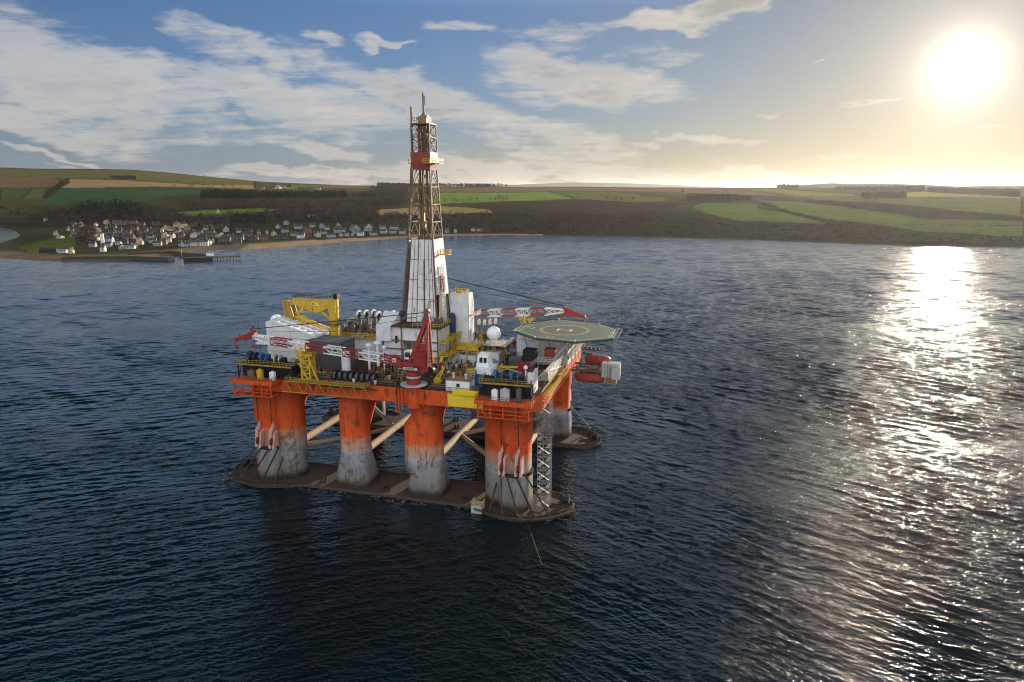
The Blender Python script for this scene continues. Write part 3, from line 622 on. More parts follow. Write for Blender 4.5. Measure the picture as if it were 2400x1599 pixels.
BV = BVHTree.FromPolygons([Vector(p) for p in zip(XY[:,0],XY[:,1],Z)], [tuple(p) for p in q.tolist()])
def gz(x, y):
    h = BV.ray_cast(Vector((x,y,500)), Vector((0,0,-1))); return h[0].z if h[0] is not None else None
# further ridges: a low fell beyond the fields, and pale mountains far off
def ridge(name, label, pts, depth, col, seed):
    mb = MB(); n = 60; L = []
    for k in range(n+1):
        f = k/n*(len(pts)-1); i = min(int(f), len(pts)-2); t = f-i
        x, y, z = [pts[i][a]*(1-t)+pts[i+1][a]*t for a in range(3)]
        z += (vnoise(np.array([x]),np.array([y]),depth*.25,seed)[0]-.5)*.06*max(z,60)
        L.append((x,y,z))
    rows = [[(x*(1+s*depth/y), y+s*depth, zz) for (x,y,z) in L for zz in [z*hh-10*(1-hh)]] for s, hh in ((-.8,0.),(-.45,.42),(-.2,.8),(0,1),(.3,.7),(.7,0))]
    nn = n+1; vs = [p for r in rows for p in r]; fs = [(k*nn+i, k*nn+i+1, (k+1)*nn+i+1, (k+1)*nn+i) for k in range(len(rows)-1) for i in range(n)]
    m, t_, b2 = newmat(name+'_cover'); p_ = t_.node('ShaderNodeNewGeometry').outputs['Position']
    t_.put(b2.inputs['Base Color'], t_.mix(t_.noise(p_, .004, 5, .6), tuple(v*.7 for v in col), tuple(v*1.3 for v in col))); b2.inputs['Roughness'].default_value = 1; b2.inputs['Specular IOR Level'].default_value = 0.
    o = mb.add(vs, fs).build(name, m, smooth=True); tag(o, kind='structure', label=label)
ridge('fell', 'long low moor beyond the fields', [(1871,5200,92),(2092,5200,113),(2375,5200,133),(2629,5200,130),(2851,5200,127),(3296,5200,110),(3486,5200,113),(3804,5200,110),(4311,5200,110)], 900, (.045,.040,.022), 21)
ridge('mountains', 'pale blue mountains on the skyline', [(-915,15000,120),(-64,15000,182),(548,15000,209),(1297,15000,245),(2384,15000,227),(3061,15000,200),(3876,15000,164),(4573,15000,129)], 2500, (.05,.05,.045), 22)

# ------------------------------------------------------------------ woods
def foliage(name, cols):
    m, t_, b2 = newmat(name); a = t_.node('ShaderNodeVertexColor', layer_name='leaf'); p_ = t_.node('ShaderNodeNewGeometry').outputs['Position']
    c2 = t_.mix(t_.noise(p_, .5, 4, .7), tuple(v*.45 for v in cols), tuple(v*1.5 for v in cols))
    t_.put(b2.inputs['Base Color'], t_.mix(1., c2, a.outputs[0], 'MULTIPLY')); b2.inputs['Roughness'].default_value = 1; b2.inputs['Specular IOR Level'].default_value = 0.
    return m
KM = dict(bare=foliage('winter_twigs', (.060,.046,.036)), conifer=foliage('conifer_needles', (.020,.028,.018)), scrub=foliage('gorse_scrub', (.042,.034,.020)))
ph = (1+5**.5)/2
ICO = np.array([(-1,ph,0),(1,ph,0),(-1,-ph,0),(1,-ph,0),(0,-1,ph),(0,1,ph),(0,-1,-ph),(0,1,-ph),(ph,0,-1),(ph,0,1),(-ph,0,-1),(-ph,0,1)])/1.902
ICF = np.array([(0,11,5),(0,5,1),(0,1,7),(0,7,10),(0,10,11),(1,5,9),(5,11,4),(11,10,2),(10,7,6),(7,1,8),(3,9,4),(3,4,2),(3,2,6),(3,6,8),(3,8,9),(4,9,5),(2,4,11),(6,2,10),(8,6,7),(9,8,1)])
CON = np.array([(cos(i*pi/3.5), sin(i*pi/3.5), -1) for i in range(7)]+[(0,0,1)]); COF = np.array([(i,(i+1)%7,7) for i in range(7)])
def forest(kind, polys):
    vs, fs, cs, nb = [], [], [], 0
    sp_ = dict(bare=9., conifer=8., scrub=6.)[kind]
    for poly in polys:
        A = np.array(poly, float); lo, hi = A.min(0), A.max(0); area = (hi-lo).prod(); n = min(9000, int(area/sp_**2))
        P = lo+(hi-lo)*rng.random((n,2)); P = P[inside(poly, P)]
        for x, y in P:
            z = gz(x, y)
            if z is None or z < .8: continue
            if kind == 'conifer':
                h = random.uniform(9,18); r = h*.2; nq = 26; t_ = rng.random(nq)**.7; a_ = rng.random(nq)*6.283; rr_ = r*(1.05-t_)*(.5+.6*rng.random(nq))
                ctr = np.column_stack([rr_*np.cos(a_), rr_*np.sin(a_), h*(.08+.9*t_)]); sz = .09*h
            elif kind == 'bare':
                h = random.uniform(6,15); r = h*random.uniform(.3,.45); nq = 34; u_ = rng.normal(size=(nq,3)); u_ /= np.linalg.norm(u_,axis=1)[:,None]; ctr = u_*(rng.random((nq,1))**.4)*[r,r,h*.42]+[0,0,h*.56]; sz = .085*h
            else:
                h = random.uniform(1.2,5); r = h*random.uniform(.7,1.3); nq = 16; u_ = rng.normal(size=(nq,3)); u_ /= np.linalg.norm(u_,axis=1)[:,None]; ctr = u_*(rng.random((nq,1))**.4)*[r,r,h*.5]+[0,0,h*.38]; sz = .26*h
            v = (ctr[:,None,:]+rng.normal(size=(nq,3,3))*sz*[1,1,.8]).reshape(-1,3)+[x,y,z]; f = np.arange(nq*3).reshape(-1,3)
            vs.append(v); fs.append(f+nb); nb += len(v); k = random.uniform(.5,1.35); w = random.uniform(-.16,.16)
            cs.append(np.tile((k*(1+w), k, k*(1-w*.6), 1), (len(v),1)))
    if not vs: return None
    v = np.concatenate(vs); f = np.concatenate(fs); c_ = np.concatenate(cs)
    me = bpy.data.meshes.new('wood'); me.vertices.add(len(v)); me.vertices.foreach_set('co', v.astype(np.float32).ravel())
    me.loops.add(f.size); me.loops.foreach_set('vertex_index', f.ravel().astype(np.int32)); me.polygons.add(len(f))
    me.polygons.foreach_set('loop_start', np.arange(0,f.size,3,dtype=np.int32)); me.polygons.foreach_set('loop_total', np.full(len(f),3,np.int32)); me.update(calc_edges=True)
    at = me.color_attributes.new('leaf','FLOAT_COLOR','POINT'); at.data.foreach_set('color', np.clip(c_,0,2).astype(np.float32).ravel())
    me.materials.append(KM[kind]); o = bpy.data.objects.new(dict(bare='bare_wood', conifer='conifer_wood', scrub='scrub_cover')[kind], me); COL.objects.link(o); return o
WL = ['leafless brown wood behind the village', 'dark spruce plantations behind the village', 'bare brown wood along the upper valley', 'pine belt on the skyline behind the tower',
      'bare wood on the bluff beyond the houses', 'brown scrub over the steep shore bluff', 'dark tree belts around the far farms', 'gorse and hedge strips between the fields', 'leafless garden trees in the village']
for (k, polys), lab in zip(WOODS, WL):
    o = forest(k, polys)
    if o: tag(o, lab, kind='stuff')
# hedgerows and rough margins along the field edges
def along(polys, keep):
    out = []
    for nm, poly in polys:
        if nm in ('road','town','spitgrass'): continue
        for a, b2 in zip(poly, poly[1:]+poly[:1]):
            if random.random() > keep: continue
            L = math.dist(a, b2); n = int(L/5)
            for k in range(n):
                if random.random() < .8: t_ = (k+random.random())/max(1,n); out.append((a[0]+(b2[0]-a[0])*t_+random.gauss(0,1.5), a[1]+(b2[1]-a[1])*t_+random.gauss(0,1.5)))
    return out
def hedge(pts, nm_, lab_):
    vs, cs = [], []
    for x, y in pts:
        z = gz(x,y)
        if z is None or z < 2: continue
        h = random.choice((1.8,2.2,2.6,3.2,6.5)) if random.random() < .9 else 9.; nq = 12
        v = (rng.normal(size=(nq,1,3))*[1.6,1.6,h*.28]+[x,y,z+h*.45]+rng.normal(size=(nq,3,3))*.55).reshape(-1,3); vs.append(v); k = random.uniform(.5,1.2); cs.append(np.tile((k,k,k,1),(len(v),1)))
    v = np.concatenate(vs); c_ = np.concatenate(cs); me = bpy.data.meshes.new('hedgerow'); n = len(v)
    me.vertices.add(n); me.vertices.foreach_set('co', v.astype(np.float32).ravel()); me.loops.add(n); me.loops.foreach_set('vertex_index', np.arange(n,dtype=np.int32)); me.polygons.add(n//3)
    me.polygons.foreach_set('loop_start', np.arange(0,n,3,dtype=np.int32)); me.polygons.foreach_set('loop_total', np.full(n//3,3,np.int32)); me.update(calc_edges=True)
    at = me.color_attributes.new('leaf','FLOAT_COLOR','POINT'); at.data.foreach_set('color', c_.astype(np.float32).ravel()); me.materials.append(KM['scrub'])
    o = bpy.data.objects.new(nm_, me); COL.objects.link(o); tag(o, lab_, kind='stuff')
hedge(along(FIELDS, .62), 'hedgerow', 'thin dark hedgerows along the field edges')
# single trees along the field edges: trunk, limbs and an open winter crown of twig clumps
def make_tree(seed, lab, grp, spread=1.):
    r = random.Random(seed); t = thing('bare_tree', lab, 'tree', (0,0,0), grp, world=True)
    tr = MB(); tr.tube((0,0,-.5),(0,0,.42),.035,.022,n=6); tips = []
    for k in range(7):
        a = k*2.4+r.random(); z0 = r.uniform(.22,.42); L = r.uniform(.22,.42); e_ = r.uniform(.5,1.1)
        tip = (cos(a)*cos(e_)*L*spread, sin(a)*cos(e_)*L*spread, z0+sin(e_)*L); tr.tube((0,0,z0), tip, .016, .005, n=5, cap=False); tips.append(tip)
    tr.build('trunk', 'darkbar', t)
    cr = MB()
    for tip in tips+[(0,0,.75),(.1,.05,.65),(-.1,0,.62)]:
        for j in range(26):
            p = Vector(tip)+Vector((r.gauss(0,.085*spread), r.gauss(0,.085*spread), r.gauss(.03,.075))); s_ = r.uniform(.02,.045)
            q_ = [p+Vector((r.uniform(-s_,s_), r.uniform(-s_,s_), r.uniform(-s_,s_))) for _ in range(3)]; cr.add([tuple(x) for x in q_], [(0,1,2)])
    o = cr.build('crown', TWIG, t); return t
TWIG = paint('twigs', (.045,.034,.026), rust=0, dirt=.3, rough=1)
TL = {'hillside tree': ('bare hedgerow tree on the edge of the tan stubble field', 'bare hedgerow trees under the hill'), 'ridge tree': ('lone windblown tree standing on the hill skyline', None),
      'field tree': ('bare tree standing in the bright green field edge behind the tower', 'bare trees along the bright green field'), 'plough tree': ('bare tree at the top edge of the dark ploughed field', 'bare trees above the ploughed field'),
      'crest tree': ('small tree on the far level skyline', 'small skyline trees')}
ti = 0
for nm, pts, h in TREES:
    lab, grp = TL[nm]; proto = None
    for (x,y) in pts:
        z = gz(x,y) or 0; hh = h*random.uniform(.8,1.25)
        if proto is None: proto = make_tree(ti+5, lab, grp, 1.5 if nm == 'ridge tree' else 1.); ti += 1; o = proto; o.location = (x,y,z)
        else: o = dup(proto, (x,y,z))
        o.rotation_euler[2] = random.uniform(0,6); o.scale = (hh,hh,hh)

# ------------------------------------------------------------------ village
HW = dict(w=(.26,.26,.255), W=(.42,.42,.41), g=(.27,.27,.265), G=(.36,.36,.35), k=(.20,.22,.225), p=(.26,.24,.22), c=(.30,.27,.20), s=(.38,.29,.19), r=(.16,.085,.06), t=(.13,.09,.07), d=(.10,.085,.075), f=(.40,.40,.37), b=(.02,.02,.022))
HR = dict(w=(.045,.048,.052), W=(.06,.062,.066), g=(.07,.075,.075), G=(.055,.058,.062), k=(.07,.085,.08), p=(.06,.06,.062), c=(.045,.042,.04), s=(.13,.10,.075), r=(.075,.045,.035), t=(.05,.042,.04), d=(.038,.04,.044), f=(.17,.19,.175), b=(.03,.03,.034))
WM = {k: paint('wall_'+k, v, rust=0, dirt=.25, rough=.8, var=.12) for k, v in HW.items()}
RM = {k: paint('roof_'+k, v, rust=0, dirt=.3, rough=.8, scale=.3) for k, v in HR.items()}
CH = paint('chimney', (.33,.24,.16), rust=0, rough=.9)
def make_house(kind, w, lab, grp):
    """w: width across the view. long front for most kinds, gable to the water for g, G, k and s"""
    t = thing({'f':'long_shed','b':'boat_shed','r':'brick_hall','t':'terrace'}.get(kind,'house'), lab, {'f':'shed','b':'shed'}.get(kind,'house'), (0,0,0), grp, world=True)
    h = {'W':5.8,'G':5.0,'k':4.8,'r':5.5,'b':3.6,'f':3.0,'d':3.2,'s':4.6,'t':4.4}.get(kind, 4.2)
    gable = kind in 'gGks'
    d_ = 7.5 if not gable else max(8., w*1.15)
    if gable: rise = w*.42
    else: rise = 3.0 if kind not in 'fb' else 1.8
    hx, hy = w/2, d_/2
    wl = MB(); rf = MB()
    if gable:
        wl.add([(-hx,-hy,-2),(hx,-hy,-2),(hx,-hy,h),(0,-hy,h+rise),(-hx,-hy,h),(-hx,hy,-2),(hx,hy,-2),(hx,hy,h),(0,hy,h+rise),(-hx,hy,h)], [(0,1,2,3,4),(9,8,7,6,5),(1,6,7,2),(0,4,9,5)])
        for s_ in (-1,1):
            a = [(s_*(hx+.3),-hy-.2,h-.15),(s_*(hx+.3),hy+.2,h-.15),(0,hy+.2,h+rise+.12),(0,-hy-.2,h+rise+.12)]; rf.hexa([(x,y,z) for x,y,z in a], [(x,y,z+.22) for x,y,z in a])
    else:
        wl.add([(-hx,-hy,-2),(-hx,hy,-2),(-hx,hy,h),(-hx,0,h+rise),(-hx,-hy,h),(hx,-hy,-2),(hx,hy,-2),(hx,hy,h),(hx,0,h+rise),(hx,-hy,h)], [(4,3,2,1,0),(5,6,7,8,9),(0,5,9,4),(1,2,7,6)])
        for s_ in (-1,1):
            a = [(-hx-.2,s_*(hy+.3),h-.15),(hx+.2,s_*(hy+.3),h-.15),(hx+.2,0,h+rise+.12),(-hx-.2,0,h+rise+.12)]; rf.hexa(a, [(x,y,z+.22) for x,y,z in a])
    wl.build('wall', WM[kind], t); ro = rf.build('roof', RM[kind], t)
    if kind not in 'fbk':
        for sx in ((-1,1) if not gable else (1,)):
            cx = sx*(hx-.5) if not gable else 0; cy = 0 if not gable else hy-.8
            MB().box(cx-.5,cx+.5,cy-.4,cy+.4,h+rise-1.2,h+rise+1.5).build('chimney', CH, ro)
    if kind not in 'b':
        n = max(1, int(w/3.2)) if not gable else max(1, int(w/3.5))
        for lev in ((1.0,) if h < 4.5 else (.9, 3.5)):
            for i in range(n):
                x = (i+.5)/n*w-hx; MB().box(x-.55,x+.55,-hy-.06,-hy+.05,lev,lev+1.5).build('window', 'glass', t)
    return t
ORD = ['first','second','third','fourth','fifth','sixth','seventh','eighth','ninth','tenth','eleventh','twelfth']
LOOK = dict(w='white house with dark roof', W='white two-storey house', g='small white gabled cottage', G='tall white gabled house', k='pale steep-roofed house', p='pale rendered house', c='cream house',
            s='tan stone gabled house', r='red brown hall', t='low brown terrace', d='low dark-slated house', f='long pale shed', b='long black shed')
PLACE = dict(beach='in the row behind the beach', slope='on the slope behind the beach row', wood='under the wooded bluff past the tower', harbour='by the harbour', middle='in the village behind the harbour',
             back='inland of the green spit', shore='around the lighthouse', farm='at the hilltop farm')
seen = {}
for cl, lst in HOUSES:
    for x, y, w, k in sorted(lst, key=lambda h: -h[0]/h[1]) if True else lst:
        seen.setdefault((cl,k), []).append((x,y,w))
for (cl,k), lst in seen.items():
    lst.sort(key=lambda h: -h[0]/h[1])
    for i, (x,y,w) in enumerate(lst):
        lab = '%s %s' % (LOOK[k], PLACE[cl]) if len(lst) == 1 else '%s %s, %s from the tower' % (LOOK[k], PLACE[cl], ORD[i] if i < 12 else '%dth' % (i+1))
        w = max(4.5, min(w*.78, 38.))
        t = make_house(k, w, lab, 'houses '+PLACE[cl]); z = gz(x,y+3) or 3
        t.location = (x,y+3,z); t.rotation_euler[2] = -math.atan2(x,y)*-.0+random.uniform(-.35,.35)+(.25 if cl in ('beach','slope') else 0)
QUAY = paint('quay_stone', (.045,.040,.034), rust=0, rough=1, spec=0.)
# crowded dark roofs filling the streets between the whiter fronts, and garden trees
TOWN = [p for n_, p in FIELDS if n_ == 'town'][0]; TA = np.array(TOWN, float); lo_, hi_ = TA.min(0), TA.max(0); put = 0; used = [(x,y) for cl, lst in HOUSES for x,y,w,k in lst]
protos = {}
while put < 46:
    p_ = lo_+(hi_-lo_)*rng.random(2)
    if not inside(TOWN, p_[None])[0] or min(math.dist(p_, u_) for u_ in used) < 17: continue
    used.append(tuple(p_)); k = random.choice('ddtdts'); z = gz(*p_) or 3; put += 1
    if k not in protos: protos[k] = make_house(k, {'d':15.,'t':19.,'s':9.}[k], {'d':'low dark slate roof crowded among the village streets','t':'brown terrace roof crowded among the village streets','s':'tan stone gable crowded among the village streets'}[k], {'d':'dark slate roofs in the village streets','t':'brown terraces in the village streets','s':'stone gables in the village streets'}[k]); h_ = protos[k]; h_.location = (p_[0],p_[1],z)
    else: h_ = dup(protos[k], (p_[0],p_[1],z))
    h_.rotation_euler[2] = random.choice((0,0,.3,-.3,1.5))+random.uniform(-.15,.15)
gp = lo_+(hi_-lo_)*rng.random((950,2)); gp = gp[inside(TOWN, gp)]
hedge([tuple(p) for p in gp], 'garden_shrubbery', 'brown garden shrubs between the village houses')
# lighthouse, jetty, harbour walls, masts
t = thing('lighthouse', 'white round lighthouse tower with dark lantern at the point', 'lighthouse', (-642,1079,4), world=True)
L = MB().loft([circ(0,0,3.2,16,z=-2),circ(0,0,2.4,16,z=14)]); L.build('tower', 'whitec', t, True)
MB().loft([circ(0,0,2.9,16,z=14),circ(0,0,2.9,16,z=14.8)]).build('gallery','whitec',t); MB().loft([circ(0,0,1.5,12,z=14.8),circ(0,0,1.5,12,z=17),circ(0,0,.2,12,z=18.6)]).build('lantern','dgrey',t)
jd = Vector((-343,865,0))-Vector((-404,841,0)); jl = jd.length; ja = math.atan2(jd.y, jd.x)
t = thing('jetty', 'dark timber jetty on piles with solid inner half', 'jetty', (-404,841,0), world=True, rz=ja)
MB().box(0,jl,-2,12,3.4,4.1).build('deck','deck',t); MB().box(0,jl*.5,-1,11,-2,3.4).build('stone_pier',QUAY,t)
for i in range(9):
    for yy in (-1, 9): MB().tube((jl*(.53+.058*i),yy,-3),(jl*(.53+.058*i),yy,3.4),.45,n=8).build('pile','darkbar',t)
t = thing('pier_hut', 'small white hut with pale roof on the jetty', 'hut', (-385,873,4.1), world=True, rz=ja)
MB().box(-4,4,-2.5,2.5,0,3).build('wall','whitec',t); MB().add([(-4.2,-2.7,3),(4.2,-2.7,3),(4.2,2.7,3),(-4.2,2.7,3),(-4.2,0,4.5),(4.2,0,4.5)], [(0,1,5,4),(2,3,4,5),(0,4,3),(1,2,5),(0,3,2,1)]).build('roof','grey',t)
def seawall(name, lab, pts, w, z1):
    mb = MB()
    for a, b2 in zip(pts, pts[1:]):
        a, b2 = Vector((*a,0)), Vector((*b2,0)); dd = (b2-a).normalized(); nrm_ = Vector((-dd.y,dd.x,0))*w/2; a = a-dd*1.5; b2 = b2+dd*1.5
        mb.hexa([tuple(a-nrm_*1.5+Vector((0,0,-3))),tuple(b2-nrm_*1.5+Vector((0,0,-3))),tuple(b2+nrm_*1.5+Vector((0,0,-3))),tuple(a+nrm_*1.5+Vector((0,0,-3)))],[tuple(a-nrm_+Vector((0,0,z1))),tuple(b2-nrm_+Vector((0,0,z1))),tuple(b2+nrm_+Vector((0,0,z1))),tuple(a+nrm_+Vector((0,0,z1)))])
    tag(mb.build(name, QUAY), lab, 'sea wall')
seawall('sea_wall', 'dark curved stone breakwater in front of the harbour', [(-560,858),(-514,862),(-480,864),(-440,850),(-424,848)], 12, 3.6)
seawall('sea_wall', 'inner stone quay running to the jetty', [(-505,905),(-467,938),(-427,906),(-402,897)], 7, 3.8)
t = thing('sailing_boat', 'small moored boat with bare mast beside the jetty', 'boat', (-426,885,0), world=True, rz=.6)
MB().loft([[(-4,0,-.3),(-2,-.9,-.3),(3,-.9,-.3),(3,.9,-.3),(-2,.9,-.3)],[(-4.8,0,1.1),(-2,-1.4,1),(3.4,-1.3,.9),(3.4,1.3,.9),(-2,1.4,1)]]).build('hull','redbrown',t); MB().tube((-.5,0,1),(-.5,0,11),.12,n=6).build('mast','galv',t)
t = thing('radio_mast', 'tall thin radio mast on the far moor under the sun', 'mast', (2844,5000,130), world=True)
MB().truss([(-1,-1,-20),(1,-1,-20),(1,1,-20),(-1,1,-20)],[(-.6,-.6,150),(.6,-.6,150),(.6,.6,150),(-.6,.6,150)],24,.7,.4).build('lattice','grey',t)
t = thing('church_ruin', 'small tan stone ruin standing in the bright green field', 'ruin', (-707,1671,25), world=True)
MB().box(-3,3,-3,3,-2,9).build('wall',WM['s'],t); MB().loft([circ(0,0,3.6,4,z=9),circ(0,0,.2,4,z=17)]).build('spire',WM['s'],t)
# ------------------------------------------------------------------ the rig (rig frame: x along the pontoons, y away from the camera, z above water)
rig = thing('oil_rig', 'orange eight-legged semi-submersible drilling rig floating in the firth on two rusty pontoons', 'oil rig', (0,0,0))
YN, YF = -26.5, 27.
def pontoon(sgn, yc):
    o = lambda pts: [(x, yc+sgn*y) for x, y in pts]
    pts = [(-54.3,0),(-53.2,-3.6),(-50.5,-6.6),(-46,-9.6),(-41,-11),(-36,-11),(-31,-9.2),(-26,-6.9),(0,-6.7),(26,-6.9),(31,-9.2),(36,-11),(41,-11),(46,-9.6),(50.5,-6.6),(53.2,-3.6),(54.3,0),(53.2,4),(50.5,7),(46,8.3),(-46,8.3),(-50.5,7),(-53.2,4)]
    P = o(pts)
    if sgn < 0: P = P[::-1]
    mb = MB(); ctr = (0, yc)
    mb.loft([[(x*.97, yc+(y-yc)*.9, -6) for x, y in P],[(x,y,-4.5) for x,y in P],[(x,y,.3) for x,y in P],[(x*.996, yc+(y-yc)*.97,.8) for x,y in P]])
    p = mb.build('pontoon', 'pont', rig)
    r = MB(); Q = [(x*.985, yc+(y-yc)*.93, .95) for x,y in P]
    for a, b in zip(Q, Q[1:]+Q[:1]):
        if max(abs(a[0]),abs(b[0])) > 30: r.beam(a, b, .35, .5)
    r.build('bulwark', 'darkbar', p)
    return p
PN = pontoon(1, YN); PF = pontoon(-1, YF)
def column(x, yc, corner, out, mat, near):
    """corner legs are a cylinder with an outboard lobe carrying the anchor gear; inner legs stand on a flared foot"""
    mb = MB()
    if corner:
        sx = 1 if x > 0 else -1
        mb.loft([circ(x-sx*1.6,yc,5.0,32,z=.7),circ(x-sx*1.6,yc,5.0,32,z=27.6),circ(x-sx*1.6,yc,5.6,32,z=28.9)])
        lx = x+sx*2.7; ly = yc+out*1.9
        lob = lambda z, k=1., dy=0.: circ(lx, ly+out*dy, 4.2*k, 32, 4.8*k, z, 3.2)
        mb.loft([lob(.7,1.06,.5),lob(9.5,1.0),lob(11,.93,-.3),lob(18.5,.93,-.3),lob(20,1.),lob(27.8,1.),lob(28.9,1.08)])
        c = mb.build('column', mat, rig, True)
        # fairleads, guide frame and bolster bars
        for k, fx in enumerate((x-sx*.3, x+sx*4.3)):
            fy = ly+out*4.6
            f = MB().hexa([(fx-.45,fy-out*.4,12),(fx+.45,fy-out*.4,12),(fx+.45,fy+out*2.0,11.6),(fx-.45,fy+out*2.0,11.6)],[(fx-.45,fy-out*.4,17.8),(fx+.45,fy-out*.4,17.8),(fx+.45,fy+out*1.0,17),(fx-.45,fy+out*1.0,17)])
            f.hexa([(fx+1.0,fy-out*.4,12),(fx+1.6,fy-out*.4,12),(fx+1.6,fy+out*2.2,11.6),(fx+1.0,fy+out*2.2,11.6)],[(fx+1.0,fy-out*.4,16.6),(fx+1.6,fy-out*.4,16.6),(fx+1.6,fy+out*1.3,16),(fx+1.0,fy+out*1.3,16)])
            f.tube((fx+.3,fy,17.6),(fx+.3,fy,19.2),.5,.3,n=10)
            fo_ = f.build('fairlead', PINK, rig)
            MB().tube((fx+.35,fy+out*1.4,13.6),(fx+1.05,fy+out*1.4,13.6),1.1,n=16).build('sheave','darkbar',fo_)
            MB().path([(fx+.35,fy+out*.4,31.5),(fx+.35,fy+out*.5,18.8)],.11).build('mooring_wire','cable',rig)
        rk = MB(); rk.ring((lx,ly,0),4.1,4.75,10.2,11.2,24)
        lo = [(-51,-5.6),(-49,-8),(-45.5,-10.2),(-41.5,-11.4),(-37,-11.6),(-33,-10.6)]
        for k, (px, py) in enumerate(lo):
            a = -pi*.97+k*pi*.19 if sx < 0 else -pi*.03-k*pi*.19
            top = (lx+4.5*cos(a), ly-out*-5.0*abs(sin(a))*1.0, 10.8); bot = (-sx*px, yc-out*py if out > 0 else yc+py, 1.4)
            if k: rk.beam(top, bot, .34)
        rk.build('anchor_rack','darkbar',rig)
        g = MB(); seg = [(-sx*px, (yc-out*py if out > 0 else yc+py), 1.5) for px, py in [(-53.6,-3)]+lo+[(-28,-9)]]
        seg2 = [(X*(1.03), Y+out*1.3, 1.7) for X, Y, _ in seg]
        g.path(seg2, .28); [g.beam(a,b,.25) for a,b in zip(seg,seg2)]
        g.build('guard_rail','darkbar',rig)
    else:
        s = 1 if near else .97
        mb.loft([circ(x,yc,5.6,32,5.3,.7,4.5),circ(x,yc,5.3,32,5.1,3.5,4.),circ(x,yc,4.75,32,4.6,8.2,2.6),circ(x,yc,4.45,32,4.45,10,2.),circ(x,yc,4.45,32,4.45,28.9,2.)])
        bx = x-3.2 if x > 0 else x+1.2
        top = 23.5 if x > 0 else 10.2
        mb.loft([circ(bx,yc+out*1.2,1.9,20,z=6),circ(bx,yc+out*1.4,3.2,20,z=7.4),circ(bx,yc+out*1.4,3.2,20,z=top-2.5),circ(bx+1.,yc+out*.6,2.4,20,z=top)])
        mb.ring((x,yc,0),4.4,4.62,10.6,11.2,32)
        c = mb.build('column', mat, rig, True)
    return c
PINK = paint('faded_primer', (.46,.24,.19), rust=.35, dirt=.3)
for yc, out, near in ((YN,-1,True),(YF,1,False)):
    for x, corner in ((-35.5,True),(-11.5,False),(11.5,False),(35.5,True)):
        column(x, yc, corner, out, 'colf' if not near else ('colc' if corner else 'col'), near)
# bracing
for x in (-35.,-11.5,11.5,35.): MB().tube((x,YN+4,8.3),(x,YF-4,8.3),1.12,n=18).build('brace','brace',rig,True)
for x, xo in ((-11.5,-33.),(11.5,33.)):
    for y in (YN+4.,YF-4.): MB().tube((x,0,8.2),(xo,y,8.2),.72,n=14).build('brace','brace',rig,True)
for x in (-35.5,-11.5,11.5,35.5):
    for a, b in ((YN+3.6,-9.5),(YF-3.6,9.5)): MB().tube((x,a,11),(x,b,28.9),.95,n=14).build('diagonal_brace','colc',rig,True)
# deck box with bevelled corners, under-girders
hull = MB().prism([(-41,-33),(42,-33),(45.7,-29.5),(45.7,29.5),(42,33),(-41,33),(-44.5,29.5),(-44.5,-29.5)],28.7,32.9)
hull.build('deck_hull','orange',rig)
MB().prism([(-40.8,-32.8),(41.8,-32.8),(45.5,-29.4),(45.5,29.4),(41.8,32.8),(-40.8,32.8),(-44.3,29.4),(-44.3,-29.4)],32.904,33.0).build('main_deck','deck',rig)
for xa, xb in ((-33,-20),(-5,5),(18,29)): MB().box(xa,xb,-33.35,-33.003,28.9,29.5).build('rubbing_strake','orange',rig)
MB().tube((10.2,-32.2,27.6),(10.2,-32.2,33.3),1.95,n=24).build('crane_foundation','orange',rig,True)
st = MB()
for xx in (5.2,6.2,7.2,13.2): st.tube((xx,-33.6,33.2),(xx,-33.6,26.6+(xx==13.2)*1.6),.22,n=8)
st.path([(5.2,-33.6,26.6),(6.2,-33.6,26.2),(7.2,-33.6,26.6)],.2); st.build('standpipe','orange',rig)
